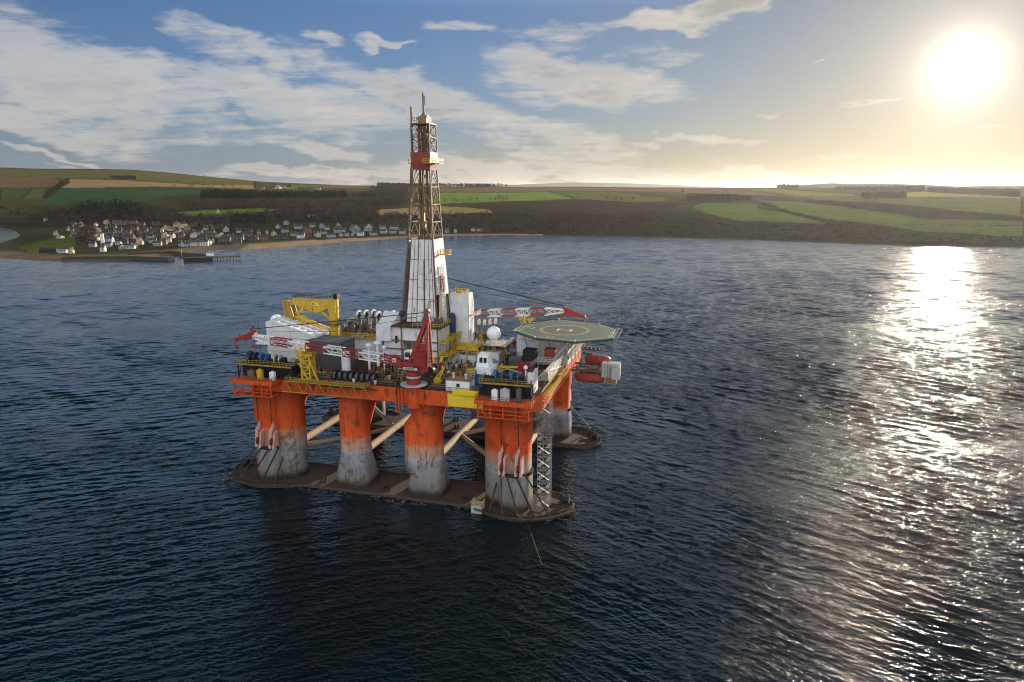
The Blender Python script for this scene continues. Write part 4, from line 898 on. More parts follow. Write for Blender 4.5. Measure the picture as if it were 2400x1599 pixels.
# corner platforms with hung frames and anchor winch houses
def corner(sx, out):
    x0, x1 = (29.3,44.6) if sx > 0 else (-44.8,-31.)
    y0, y1 = out*33.0, out*37.4
    ya, yb = min(y0,y1), max(y0,y1)
    p = MB().box(x0,x1,ya,yb,31.6,32.8).build('corner_platform','orange',rig)
    f = MB()
    for k in range(5):
        x = x0+.8+(x1-x0-1.6)*k/4; f.beam((x,y1-out*.4,31.7),(x,y1-out*.4,28.2),.3); f.beam((x,y0+out*.6,28.4),(x,y1-out*.4,28.4),.25)
    for z in (28.2,29.3,30.3): f.beam((x0+.8,y1-out*.4,z),(x1-.8,y1-out*.4,z),.2)
    f.box(x0+.6,x1-.6,ya+.6,yb-.2,27.9,28.12)
    for s_, xx in ((-1,x0),(1,x1)): f.beam((xx-s_*.8,y1-out*.4,31.6),(xx-s_*3.2,y1-out*.4,28.3),.2)
    f.build('hung_frame','orange',p)
    r = MB(); r.rail([(x0+.2,y0,32.8),(x0+.2,y1-out*.2,32.8),(x1-.2,y1-out*.2,32.8),(x1-.2,y0,32.8)]); r.build('handrail','steel',p)
    # two-storey winch house: posts, machinery, upper deck with yellow rails
    h = MB(); xs_ = (x0+.6,x1-.8) if sx > 0 else (x0+1,x1+5)
    for k in range(6):
        x = xs_[0]+(xs_[1]-xs_[0])*k/5
        for y in (out*34.6,out*30.2): h.beam((x,y,32.8),(x,y,36.8),.3)
        h.beam((x,out*34.6,33),(x+1.2,out*34.6,36.6),.16)
    h.box(xs_[0],xs_[1],min(out*35,out*29.5),max(out*35,out*29.5),36.7,37.0)
    h.build('winch_frame','black',rig)
    e = MB().box(xs_[0],xs_[1],min(out*35.1,out*34.9),max(out*35.1,out*34.9),36.6,37.06); e.build('deck_edge','yellowd',rig)
    r = MB(); n = 3; L = (xs_[1]-xs_[0])
    pts = [(xs_[0],out*29.5,37.),(xs_[0],out*35.4,37.),(xs_[0]+L*.3,out*35.4,37.),(xs_[0]+L*.36,out*34.6,37.),(xs_[0]+L*.62,out*34.6,37.),(xs_[0]+L*.68,out*35.4,37.),(xs_[1],out*35.4,37.),(xs_[1],out*29.5,37.)]
    r.rail(pts, 1.15, 1.1, .11); r.build('handrail','yellowd',rig)
    q = MB(); rr = random.Random(int(x0*7+out))
    for k in range(9):
        x = xs_[0]+L*(k+.5)/9; w = rr.uniform(.4,.8); hh = rr.uniform(1.2,3.3); yy = out*rr.uniform(31,33.6); q.box(x-w,x+w,yy-.7,yy+.7,32.9,32.9+hh)
    q.box(xs_[0]+.5,xs_[1]-.5,min(out*33.4,out*29.7),max(out*33.4,out*29.7),32.9,36.6)  # black box added behind the posts, standing in for the shade inside
    q.build('machinery','black',rig)
for sx in (1,-1):
    for out in (-1,1): corner(sx, out)
# individual pieces in the near winch houses
for n, (x,y,w,h,m) in enumerate([(-36.2,-35.2,.8,2.7,'yellow'),(-32,-35.3,.75,2.3,'whitec'),(-39.2,-34.9,1.1,2.2,'steel'),(34.6,-36.2,.8,2.6,'whitec'),(37.4,-36.4,1.2,3.1,'galv'),(41.,-36.2,.6,3.4,'dgrey')]):
    mb = MB().box(x-w,x+w,y-.5,y+.5,32.9,32.9+h); mb.box(x-w*.7,x+w*.7,y-.62,y-.5,33.3,32.9+h*.8); mb.box(x-w*.4,x+w*.4,y-.3,y+.3,32.9+h,33.2+h); mb.build('deck_locker',m,rig)
# yellow hanging walkway on the near side
wk = MB(); wk.box(-27.6,-2.4,-36.2,-33.4,33.0,33.25)
wk.build('walkway','yellowd',rig); w2 = MB().rail([(-27.6,-33.5,33.2),(-27.6,-36.1,33.2),(-2.4,-36.1,33.2),(-2.4,-33.5,33.2)],1.1,1.6,.11)
for k in range(8):
    x = -27.4+k*3.5; w2.beam((x,-36.1,33.1),(x-1.6,-35.6,29.9),.16); w2.beam((x,-36.1,33.1),(x+1.6,-35.6,29.9),.16); w2.beam((x,-36.1,33.1),(x,-33.3,30.2),.14)
w2.beam((-29,-35.6,29.9),(-21,-35.6,29.9),.4,.25); w2.beam((-21,-35.6,29.9),(-4,-35.6,29.9),.16); w2.build('walkway_truss','yellowd',rig)
pw = MB()
for k in range(6): pw.path([(-18+k*.3,-34+k*.25,32.2-k*.15),(-1+k*.2,-34+k*.25,32.3-k*.15)],.16)
pw.build('pipework','steel',rig)
for k, (ya_, za_, m_) in enumerate(((-32.3,33.5,'black'),(-32.0,33.9,'steel'),(-31.6,33.3,'dgrey'),(-31.2,34.2,'rusty'),(-30.6,33.6,'black'))):
    q = MB(); q.path([(-30,ya_+.6,za_),(4.5,ya_+.6,za_)],.16,6).path([(14.8,ya_+.4,za_),(29,ya_+.4,za_)],.16,6); [q.beam((x,ya_+.5,33),(x,ya_+.5,za_),.12) for x in range(-29,29,4) if not 4 < x < 15]; q.build('edge_pipe',m_,rig)
# yellow panels on the girder
MB().box(20.4,30.4,-33.42,-33.02,29.1,32.5).build('side_panel','yellowp',rig); p = MB().box(22.,29.3,-33.9,-33.45,32.55,34.0)
[p.box(22.+k*.92,22.06+k*.92,-33.98,-33.9,32.6,33.95) for k in range(1,8)]; p.build('side_panel','yellowp',rig)
# deck-edge handrails all round
r = MB(); r.rail([(-30,-32.7,33),(5,-32.7,33)],1.1,2.,.09); r.rail([(14.5,-32.7,33),(29,-32.7,33)],1.1,2.,.09); r.build('handrail','rusty',rig)
r = MB(); r.rail([(45.4,-29,33),(45.4,29,33)],1.15,2.,.12); r.rail([(-44.2,-29,33),(-44.2,29,33)],1.1,2.,.1); r.build('handrail','yellow',rig)
r = MB(); r.box(45.7,47.3,-29,-3,32.6,32.75); r.rail([(47.2,-29,32.75),(47.2,-3,32.75)],1.15,1.8,.13)
for k in range(8): r.beam((47.2,-28+k*3.4,32.6),(45.75,-28+k*3.4,30.6),.14)
r.build('side_walkway','yellow',rig)

# drill floor and substructure
sub = MB(); sub.box(-8.8,9.4,-11.8,6,41.2,45.4); sub.box(-8.8,-2.2,-11.8,6,33,41.2); sub.box(5.2,9.4,-11.8,6,33,41.2); sub.box(-2.2,5.2,-6,6,33,41.2)
DF = sub.build('drill_floor','rustwhite',rig)
MB().box(-9.6,10.4,-12.6,7,45.404,45.7).build('floor_plate','deck',DF)
w = MB().add([(-10.4,-12.9,41),(-5.6,-12.9,41),(-5.6,-5.5,41),(-10.4,-5.5,41),(-10.4,-12.9,45.6),(-5.6,-12.9,45.6),(-5.6,-5.5,48.8),(-10.4,-5.5,48.8)], [(3,2,1,0),(4,5,6,7),(0,1,5,4),(1,2,6,5),(2,3,7,6),(3,0,4,7)])
w.build('sloped_housing','white',DF); MB().sphere((-4.8,-5.8,48.4),1.,12,8).build('blower','navy',DF)
for (x0,x1,z0,z1) in ((-1.9,2.2,33.1,37.4),(3.,4.9,33.1,36.2),(-4.6,-3.9,40.3,42.6),(-7.6,-6.1,42.2,42.6)): MB().box(x0,x1,-11.98 if z0 > 36 or x0 < 2.5 else -6.2,-11.82,z0,z1).build('dark_opening','black',DF)  # black boxes stand in for the shade inside the open doorways
bm = MB()
for z in (41.2,38.6,36.4): bm.beam((-9,-12.05,z),(9.6,-12.05,z),.22,.35)
for x in (-8.6,-2.4,5.3,9.3): bm.beam((x,-12.05,33),(x,-12.05,45.4),.3)
bm.build('frame_beam','steel',DF)
sd = MB()                                   # stepped yellow walkways on the sunlit side
for z, x1 in ((41.2,11.8),(37.2,12.8)): sd.box(9.45,x1,-12,5.5,z-.2,z); sd.rail([(x1,-12,z),(x1,5.5,z)],1.15,1.6,.12); sd.rail([(9.5,-12,z),(x1,-12,z)],1.15,1.2,.12)
sd.rail([(10.2,-12.4,45.7),(10.2,6.8,45.7)],1.2,1.6,.12); sd.rail([(1.5,-12.4,45.7),(10.2,-12.4,45.7)],1.2,1.6,.12)
for y in (-11.5,-6,-1,4): sd.beam((12.6,y,33),(12.6,y,37),.25); sd.beam((11.6,y,37.2),(11.6,y,41),.22); sd.beam((12.6,y,33.4),(9.5,y,36.8),.2)
sd.build('walkway','yellow',DF)
pn = MB()
for k in range(5): pn.box(9.42,9.55,-11.5+k*3.3,-8.7+k*3.3,37.6,40.8); pn.box(9.42,9.55,-11.5+k*3.3,-8.7+k*3.3,41.8,45)
pn.build('side_cladding','cream',DF)
MB().hexa([(10.2,-12.5,33.05),(13.4,-12.5,33.05),(13.4,1,37.4),(10.2,1,37.4)],[(10.2,-12.5,33.7),(13.4,-12.5,33.7),(13.4,1,38.2),(10.2,1,38.2)]).build('catwalk_ramp','galv',DF)
cl = MB(); rr = random.Random(3)
for k in range(46):
    x, y = rr.uniform(3,9.6), rr.uniform(-12,-7); s_ = rr.uniform(.15,.5); cl.box(x-s_,x+s_,y-s_,y+s_,45.7,45.7+rr.uniform(.3,2.4))
cl.build('floor_equipment','steel',DF)
MB().hexa([(-2.,-11.6,45.72),(-2.,-11.6,45.72),(-1.5,-11.6,45.72),(-1.5,-11.6,45.72)],[(-2.,-11.6,46),(-2.,-11.2,46),(-1.5,-11.2,46),(-1.5,-11.6,46)]).build('floor_hatch','gold',DF)
# V-door stair flights, white lower walls
for x in (8.2,10.8): MB().beam((x,-15.5,33.1),(x-.1,-12.3,37),.9,.25).build('stair','yellow',rig)

# derrick
DX = 1.3
def dw(z):
    for (a,wa),(b,wb) in zip(((45.5,5.9),(71.2,3.95),(92.,2.75)),((71.2,3.95),(92.,2.75),(200,2.75))):
        if z <= b: return wa+(wb-wa)*(z-a)/(b-a)
def dc(z): return .9+(DX+.35-.9)*min(1,(z-45.5)/45)
def dcor(z, k=1., o=0.):
    w_, c = dw(z)*k+o, dc(z); return [(c-w_,-w_,z),(c+w_,-w_,z),(c+w_,w_,z),(c-w_,w_,z)]
der = MB()
zs_ = [71.2,76.4,81.6,86.8,92.]
for a, b in zip(dcor(45.5),dcor(71.2)): der.beam(a,b,.42)
for a, b in zip(dcor(71.2),dcor(92.)): der.beam(a,b,.40)
for z in zs_:
    c = dcor(z); [der.beam(c[i],c[(i+1)%4],.30) for i in range(4)]
for z0, z1 in zip(zs_,zs_[1:]):
    a, b = dcor(z0), dcor(z1)
    for i in range(4):
        j = (i+1)%4; m_ = tuple((Vector(b[i])+Vector(b[j]))/2); der.beam(a[i],m_,.2); der.beam(a[j],m_,.2)
        q1 = tuple(Vector(a[i]).lerp(Vector(m_),.5)); der.beam(q1,tuple(Vector(a[i]).lerp(Vector(b[i]),.5)),.12); q2 = tuple(Vector(a[j]).lerp(Vector(m_),.5)); der.beam(q2,tuple(Vector(a[j]).lerp(Vector(b[j]),.5)),.12)
DR = der.build('derrick','rusty',rig)
# inner guide rails, pipes and ladder
gd = MB()
for dx_, r_ in ((-1.4,.28),(-.5,.35),(.8,.3),(1.7,.2)): gd.tube((DX+dx_,.6,50),(DX+dx_,.6,104),r_,n=8)
gd.tube((DX-.9,-1.2,71),(DX-.9,-1.2,104),.2,n=6); gd.tube((DX+1.2,-1.,71),(DX+1.2,-1.,96),.22,n=6)
gd.build('guide_rail','rusty',DR)
ld = MB(); ld.beam((DX+2.2,-.6,71),(DX+2.2,-.6,104.5),.1); ld.beam((DX+2.8,-.6,71),(DX+2.8,-.6,104.5),.1); [ld.beam((DX+2.2,-.6,71+k*1.1),(DX+2.8,-.6,71+k*1.1),.09) for k in range(30)]
[ld.box(DX+1.9,DX+3.1,-.9,-.3,74+k*5.2,74.3+k*5.2) for k in range(4)]; ld.build('ladder','steel',DR)
tb = MB(); tb.box(DX-1.5,DX+.2,-.6,.6,74,76.6); tb.box(DX-1.1,DX-.1,-.5,.5,76.6,79); tb.tube((DX-.6,0,79),(DX-.6,0,92),.09,n=5); tb.tube((DX-.2,0,79),(DX-.2,0,92),.09,n=5); tb.build('travelling_block','gold',DR)
# wind cladding of the lower half, seamed and rusting
for i, mt in ((0,'rustwhite'),(1,'white'),(2,'white'),(3,'white')):
    a, b = dcor(46,1.,.12), dcor(71.2,1.,.12); j = (i+1)%4
    ins0, ins1 = (0.15,.98) if i == 0 else (.02,.98)
    A0, A1 = Vector(a[i]).lerp(Vector(a[j]),ins0), Vector(a[i]).lerp(Vector(a[j]),ins1); B0, B1 = Vector(b[i]).lerp(Vector(b[j]),ins0), Vector(b[i]).lerp(Vector(b[j]),ins1)
    nrm_ = (A1-A0).cross(B0-A0).normalized()*.12
    if i == 1:   # the sunlit face stops short above the V-door
        A0 = A0.lerp(B0,.34); A1 = A1.lerp(B1,.30)
    mb = MB().hexa([tuple(A0),tuple(A1),tuple(A1+nrm_),tuple(A0+nrm_)],[tuple(B0),tuple(B1),tuple(B1+nrm_),tuple(B0+nrm_)])
    P_ = mb.build('wind_wall',mt,DR)
    sm = MB()
    for f in ((.0,.17,.35,.62,.80,.93,1.) if i == 0 else (0,.2,.4,.6,.8,1.)): sm.beam(tuple(A0.lerp(A1,f)+nrm_),tuple(B0.lerp(B1,f)+nrm_),.14 if i == 0 else .1,.16)
    for f in ((.05,.28,.52,.76) if i == 0 else (.3,.66)): sm.beam(tuple(A0.lerp(B0,f)+nrm_),tuple(A1.lerp(B1,f)+nrm_),.1,.14)
    sm.build('seam','seam' if i == 0 else 'cream',DR)
    if i == 0:
        hp_ = MB()
        for f0, f1 in ((.01,.13),(.14,.27),(.285,.42),(.43,.58),(.59,.72),(.735,.76)):
            q_ = [A0.lerp(B0,f).lerp(A1.lerp(B1,f),u) for f, u in ((f0,.37),(f0,.60),(f1,.60),(f1,.37))]
            hp_.hexa([tuple(x+nrm_) for x in q_],[tuple(x+nrm_*3.2) for x in q_])
        hp_.build('hatch_panel','rustwhite',DR)
        MB().path([tuple(A0.lerp(A1,.36)+nrm_*4),tuple(B0.lerp(B1,.36)+nrm_*4)],.1).path([tuple(A0.lerp(A1,.61)+nrm_*4),tuple(A0.lerp(B0,.75).lerp(A1.lerp(B1,.75),.61)+nrm_*4)],.16).build('standpipe','rusty',DR)
vd = MB(); vd.box(5.2,6.3,-3.2,3.4,45.7,56); vd.build('vdoor_dark','black',DR)  # solid black block stands in for the dark inside the open V-door
vl = MB().truss([(7.2,-1.6,45.7),(8.1,-1.6,45.7),(8.1,-.7,45.7),(7.2,-.7,45.7)],[(6.4,-1.4,63),(7.2,-1.4,63),(7.2,-.6,63),(6.4,-.6,63)],12,.16,.1); vl.build('service_ladder','redwhite',DR)
MB().truss([(6.75,-1.5,55),(7.6,-1.5,55),(7.6,-.6,55),(6.75,-.6,55)],[(6.5,-1.45,60),(7.35,-1.45,60),(7.35,-.55,60),(6.5,-.55,60)],3,.2,.14).build('service_cage','red',DR)
pl = MB(); pl.box(5.2,9.2,-1.2,1.4,66.4,66.65); pl.rail([(5.4,-1.2,66.6),(9.2,-1.2,66.6),(9.2,1.4,66.6),(5.4,1.4,66.6)],1.3,1.2,.13); pl.build('service_platform','yellow',DR)
# racking cabin, upper frame, crown
cb = MB(); c92 = dcor(92); c938 = dcor(93.8,1,.4); cb.loft([c92,c938])
w_ = 3.1; cx = dc(95); cb.box(cx-w_,cx+w_,-w_,w_,93.8,96.9); [cb.beam((cx-w_+k*1.24,-w_-.02,93.8),(cx-w_+k*1.24,-w_-.02,96.9),.1) for k in range(6)]
cb.build('racking_cabin','redbrown',DR)
for s_, m_ in ((-1,'steel'),(1,'yellow')):
    x0 = cx+s_*w_; x1 = x0+s_*(1.5 if s_ < 0 else 2.2); q_ = MB().box(min(x0,x1),max(x0,x1),-1.4,1.8,93.6,93.8)
    if s_ > 0: q_.box(cx+1.2,x1,-w_-1.2,-w_,93.6,93.8); q_.rail([(cx+1.2,-w_-1.2,93.8),(x1,-w_-1.2,93.8),(x1,1.8,93.8)],1.15,1.1,.12)
    else: q_.rail([(x0,-1.4,93.8),(x1,-1.4,93.8),(x1,1.8,93.8)],1.15,1.2,.12)
    q_.build('cabin_platform',m_,DR)
up = MB(); w_ = 2.85
def uc(z): return [(cx-w_,-w_,z),(cx+w_,-w_,z),(cx+w_,w_,z),(cx-w_,w_,z)]
for a, b in zip(uc(96.9),uc(105)): up.beam(a,b,.34)
for z in (101.2,105.): [up.beam(uc(z)[i],uc(z)[(i+1)%4],.3) for i in range(4)]
[up.beam(uc(99.2)[i],uc(99.2)[(i+1)%4],.16) for i in range(4)]
for z0, z1 in ((96.9,101.2),(101.2,105.)):
    a, b = uc(z0), uc(z1)
    for i in range(4): j = (i+1)%4; up.beam(a[i],b[j],.2); up.beam(a[j],b[i],.2)
up.build('upper_lattice','rusty',DR)
ib = MB(); [ib.tube((cx+dx_,dy_,96.9),(cx+dx_,dy_,105),r_,n=8) for dx_,dy_,r_ in ((-1.,-1.2,.42),(1.,-1.2,.36),(-1.,1.2,.36),(1.,1.2,.42),(0,0,.3))]
ib.box(cx-1.4,cx-.6,-1.6,-.8,98,101); ib.box(cx+.3,cx+1.3,-.8,.6,99.4,102.4); rr = random.Random(5)
for k in range(26): x, y, z = cx+rr.uniform(-2,2), rr.uniform(-2,2), rr.uniform(97,104); s_ = rr.uniform(.12,.35); ib.box(x-s_,x+s_,y-s_,y+s_,z,z+rr.uniform(.3,1.2))
ib.build('compensator','rusty',DR)
cr = MB(); cr.box(cx-2.95,cx+2.95,-2.95,2.95,105,105.25); cr.box(cx-1.3,cx+1.3,-1.2,1.2,105.25,106.9); cr.box(cx-2,cx-1.2,-.6,.5,106.4,107.2); cr.box(cx-.7,cx+1.5,-.9,.9,106.9,107.6)
for k in range(5): cr.tube((cx-.9+k*.42,-.2,106.9),(cx-.7+k*.42,-.2,106.9),.8,n=14)
cr.rail([(cx-2.6,-2.6,105.25),(cx-1.2,-2.6,105.25)],1.2,.7,.1); cr.rail([(cx+1.4,-1.3,105.25),(cx+2.,-1.3,105.25),(cx+2.,1.2,105.25)],1.6,.6,.1)
cr.beam((cx-1.2,-.4,107),(cx-1.2,-.4,108.2),.18); cr.build('crown_block','gold',DR)
ms = MB(); ms.tube((cx,0,107.4),(cx,0,114),.22,n=8); ms.tube((cx+.45,0,110.6),(cx+.45,0,113.2),.12,n=6); [ms.beam((cx,0,110.8+k*.55),(cx+.5,0,110.8+k*.55),.12) for k in range(5)]; ms.tube((cx,0,107.3),(cx,0,108.2),.5,n=10); ms.build('mast','steel',DR)
vp = MB(); vp.path([(-6.2,-3.5,45.7),(-3.55,-2.2,71),(-2.45,-1.,92),(-2.2,0,96),(-2.3,0,110.2)],.24,8); vp.path([(-5.7,-3.0,45.7),(-3.0,-2,71),(-2.,-.8,92)],.14); vp.beam((-2.2,0,107),(-.9,0,107),.1); vp.beam((-2.2,0,105),(cx-2.8,0,105),.12); vp.beam((-.9,0,107),(-.6,-1.5,105.3),.1); vp.tube((-1.8,0,96),(-1.8,0,109.6),.1,n=5); vp.build('vent_pipe','steel',DR)

# white tower beside the derrick
tw = MB().add([(9.1,0,33),(15.,0,33),(15.,5.5,33),(9.1,5.5,33),(9.1,0,54.4),(15.,0,54.4),(15.,4.,54.6),(9.1,4.,54.4),(15.,5.5,49.6),(9.1,5.5,49.6)], [(3,2,1,0),(0,1,5,4),(4,5,6,7),(7,6,8,9),(9,8,2,3),(1,2,8,6,5),(0,4,7,9,3)])
TW = tw.build('tower_house','white',rig); q = MB(); [q.beam((15.02,.4+k*1.2,37.5),(15.02,.4+k*1.2,53),.08) for k in range(5)]; q.beam((15.05,0,33),(15.05,0,54.5),.22); q.beam((9.,-.02,46.5),(15,-.02,46.5),.06); q.build('cladding_rib','cream',TW)
q = MB().rail([(9.3,.3,54.4),(14.,.3,54.4),(14.,3.6,54.4),(9.3,3.6,54.4)],1.1,1.1,.12); q.box(10.6,12.4,1,2.6,54.4,55.3); q.build('roof_rail','yellow',TW)
q = MB().box(15.1,17.4,1,5,47.6,47.8).rail([(15.2,1,47.8),(17.4,1,47.8),(17.4,5,47.8)],1.15,1.,.12); q.build('side_platform','cream',TW)
MB().loft([circ(10.2,-1.6,1.05,16,z=41.5),circ(10.2,-1.6,1.05,16,z=47.4),circ(10.2,-1.6,.75,16,z=48.3),circ(10.2,-1.6,.2,16,z=48.7)]).build('storage_tank','navy',rig,True)
q = MB(); q.box(8.8,12.6,-3.6,-.1,41.1,41.4); q.rail([(8.8,-3.6,41.4),(12.6,-3.6,41.4),(12.6,-.2,41.4)],1.2,1.2,.13); [q.beam((x,-3.4,33),(x,-3.4,41.2),.3) for x in (9,12.4)]; [q.tube((9.4+k*.8,-2.6,34),(9.4+k*.8,-2.6,41.1),.3,n=8) for k in range(4)]; q.build('tank_platform','yellow',rig)

# long machinery house behind the yellow crane, riser tensioners on its roof
lh = MB().box(-27.5,-11,-7,7,33,40.4); LH = lh.build('machinery_house','white',rig)
q = MB(); [q.beam((-27.5+k*2.75,-7.05,33),(-27.5+k*2.75,-7.05,40.4),.16) for k in range(7)]; q.beam((-27.5,-7.1,39.2),(-11,-7.1,39.2),.2); q.build('wall_rib','cream',LH)
q = MB().rail([(-27.4,-7.2,40.4),(-11,-7.2,40.4)],1.2,1.3,.13); q.box(-27.5,-11,-7.9,-7.02,40.1,40.35); q.rail([(-27.5,-7.85,40.35),(-11,-7.85,40.35)],1.2,1.6,.12); q.build('roof_rail','yellow',LH)
rr = random.Random(9); q = MB()
for k in range(70): x, y = rr.uniform(-26,-10.5), rr.uniform(-6.5,6); s_ = rr.uniform(.2,.9); q.box(x-s_,x+s_,y-s_*.7,y+s_*.7,40.4,40.4+rr.uniform(.6,3.6))
q.build('roof_machinery','steel',LH)
for k in range(6):
    x = -20.5+k*1.9+(1.2 if k > 2 else 0); y = -3.5+(k%3)*1.4; q = MB(); q.ring((0,0,0),.0,.1,0,.1,6)
    sv = MB(); n = 18
    sv.tube((x-.3,y,46.6),(x+.3,y,46.6),1.25,n=n); s_o = sv.build('tensioner_sheave','black',LH); 
    g_ = MB(); [g_.beam((x-.42,y-1.45*cos(a),46.6+1.45*sin(a)),(x-.42,y-1.45*cos(a+.35),46.6+1.45*sin(a+.35)),.55,.5) for a in [i*.35+.2 for i in range(8)]]; g_.build('sheave_guard','whitec',LH)
    MB().beam((x,y,40.4),(x,y,45.6),.7).build('tensioner_leg','dgrey',LH)

# right-hand deck: machinery blocks, pump house, wind wall, accommodation
q = MB().box(12.5,18.5,-4,3,33,35.9).box(18.6,25,-1,8,33,36.3); q.build('deck_house','white',rig)
q = MB(); q.box(12.3,19.5,-4.4,1,38.6,38.85); [q.beam((x,y,33),(x,y,38.7),.28) for x in (12.5,15.8,19.2) for y in (-4.2,.8)]; q.rail([(12.3,-4.4,38.85),(19.5,-4.4,38.85),(19.5,1,38.85)],1.2,1.1,.14); q.rail([(12.3,-4.4,36.5),(19.5,-4.4,36.5)],1.2,1.1,.14); q.box(12.3,19.5,-4.5,-4.2,37.6,38.6); q.build('pipe_platform','yellow',rig)
wh = MB().box(25.8,30.4,-26,-20,33,38.2).hexa([(25.6,-24.5,38.2),(29.2,-24.5,38.2),(29.2,-20.5,38.2),(25.6,-20.5,38.2)],[(26.,-24,41.6),(28.8,-24,41.6),(28.8,-20.7,41.6),(26.,-20.7,41.6)]); WH = wh.build('winch_cabin','whitec',rig)
[MB().box(x,x+.8,-24.55,-24.2,39.4,40.8).build('window','glass',WH) for x in (26.6,27.8)]; q = MB(); [q.beam((25.9+k*.55,-24.,41.6),(25.9+k*.55,-24.3,42.5),.14) for k in range(6)]; q.build('roof_rail','yellow',WH); MB().box(25.5,26.2,-27.2,-26.02,33.2,37.6).box(26.2,29.5,-26.3,-26.02,33.2,36.5).build('door','blue',WH)
MB().box(43.9,44.2,-33,-28.5,34.4,40.2).box(42.5,43.9,-33.2,-32.9,36.9,40.).build('wind_wall','white',rig)
xp = MB().hexa([(41.5,-20,34.2),(45.2,-20,34.2),(45.2,-3,34.2),(41.5,-3,34.2)],[(44.2,-22,37.4),(45.4,-22,37.4),(45.4,-2,37.4),(44.2,-2,37.4)]); xp.build('wind_wall','cream',rig)
q = MB(); q.beam((45.5,-20,34.3),(45.5,-3,37.3),.22); q.beam((45.5,-3,34.3),(45.5,-20,37.3),.22); q.beam((41.,-20.2,34.),(45.5,-24,38.5),.25); q.build('wall_brace','whitec',rig)
ac = MB().box(30,46,2,25,33,40.6); AC = ac.build('accommodation_block','cream',rig)
q = MB(); [q.box(30.4+k*.62,30.8+k*.62,1.86,2.02,36.6,40.4) for k in range(11)]; q.build('corrugation','whitec',AC)
for k in range(7): MB().box(31.6+k*2.,32.6+k*2.,1.9,2.05,34.6,35.6).build('window','glass',AC)
for k in range(8):
    for z in (34.6,37.6): MB().box(45.95,46.1,4+k*2.6,5.1+k*2.6,z,z+1.1).build('window','glass',AC)
q = MB()
for z in (36.2,39.4): q.box(46,47.6,2,25,z-.2,z); q.rail([(47.5,2,z),(47.5,25,z)],1.2,1.8,.14)
for y in (2,8,14,20,25): q.beam((47.5,y,33),(47.5,y,40.6),.2)
q.build('balcony','cream',AC)
MB().box(30.2,38,2.3,10,40.604,43.2).build('upper_cabin','whitec',AC)
# helideck
HP = [(30.6,-1.6),(31.4,12.6),(39.4,20.4),(53.6,16.2),(60.6,8.6),(60.6,-4.),(50.7,-11.4),(38.6,-9.2)]; HZ = 44.
HC = (44.8, 3.6)
hd = MB().prism(HP, HZ-.7, HZ); HD = hd.build('helideck','heli',rig)
sc_ = lambda k: [(HC[0]+(x-HC[0])*k, HC[1]+(y-HC[1])*k) for x,y in HP]
nt_ = MB(); O = sc_(1.075)
for (a,b,c_,d_) in zip(HP,HP[1:]+HP[:1],O[1:]+O[:1],O): nt_.add([(*a,HZ-.25),(*b,HZ-.25),(*c_,HZ+.05),(*d_,HZ+.05),(*a,HZ-.4),(*b,HZ-.4),(*c_,HZ-.1),(*d_,HZ-.1)],[(0,1,2,3),(7,6,5,4),(3,2,6,7)]); nt_.beam((*c_,HZ),(*d_,HZ),.22)
nt_.build('safety_net','dgrey',HD)
ln = MB(); I = sc_(.955); I2 = sc_(.94)
for a,b,c_,d_ in zip(I,I[1:]+I[:1],I2[1:]+I2[:1],I2): ln.add([(*a,HZ+.008),(*b,HZ+.008),(*c_,HZ+.008),(*d_,HZ+.008)],[(3,2,1,0) if 0 else (0,1,2,3)])
ln.build('edge_line','mark',HD)
def disc(r0, r1, z, m, name, n=56):
    mb = MB(); mb.add([(HC[0]+r0*cos(2*pi*i/n),HC[1]+r0*sin(2*pi*i/n),z) for i in range(n)]+[(HC[0]+r1*cos(2*pi*i/n),HC[1]+r1*sin(2*pi*i/n),z) for i in range(n)],[(i,(i+1)%n,n+(i+1)%n,n+i) for i in range(n)]); return mb.build(name,m,HD)
disc(.01,6.6,HZ+.012,'helidark','landing_circle'); disc(6.6,7.9,HZ+.012,'heliring','landing_ring')
dl = MB()
for k in range(24):
    a = 2*pi*k/24; P_ = [(HC[0]+r*cos(a+da),HC[1]+r*sin(a+da),HZ+.018) for r, da in ((7.1,-.07),(7.35,-.07),(7.35,.07),(7.1,.07))]; dl.add(P_,[(0,1,2,3)])
for k in range(20):
    a = 2*pi*k/20; dl_ = .05; P_ = [(HC[0]+r*cos(a)-s_*sin(a)*dl_,HC[1]+r*sin(a)+s_*cos(a)*dl_,HZ+.01) for r, s_ in ((8.2,-1),(13.2,-1),(13.2,1),(8.2,1))]
dl.build('ring_dash','mark',HD)
sg = MB()
for k in range(20):
    a = 2*pi*k/20+.1; sg.add([(HC[0]+r*cos(a)-s_*sin(a)*.07,HC[1]+r*sin(a)+s_*cos(a)*.07,HZ+.01) for r, s_ in ((8.1,-1),(12.4,-1),(12.4,1),(8.1,1))],[(0,1,2,3)])
sg.build('deck_seam','helidark',HD)
hl = MB()
for s_ in (-1,1):
    x = HC[0]+s_*1.95; hl.add([(x-.42,HC[1]-1.6,HZ+.022),(x+.42,HC[1]-1.6,HZ+.022),(x+.42,HC[1]+1.6,HZ+.022),(x-.42,HC[1]+1.6,HZ+.022)],[(0,1,2,3)])
hl.add([(HC[0]-1.4,HC[1]-.22,HZ+.022),(HC[0]+1.4,HC[1]-.22,HZ+.022),(HC[0]+1.4,HC[1]+.22,HZ+.022),(HC[0]-1.4,HC[1]+.22,HZ+.022)],[(0,1,2,3)]); hl.build('letter_h','mark',HD)
mk = MB(); rr = random.Random(2)
def strokes(x, y, dx_, dy_, n, h):
    for k in range(n):
        if rr.random() < .15: continue
        px, py = x+dx_*k, y+dy_*k; w2_ = .16
        mk.add([(px-w2_,py-h/2,HZ+.02),(px+w2_,py-h/2,HZ+.02),(px+w2_,py+h/2,HZ+.02),(px-w2_,py+h/2,HZ+.02)],[(0,1,2,3)])
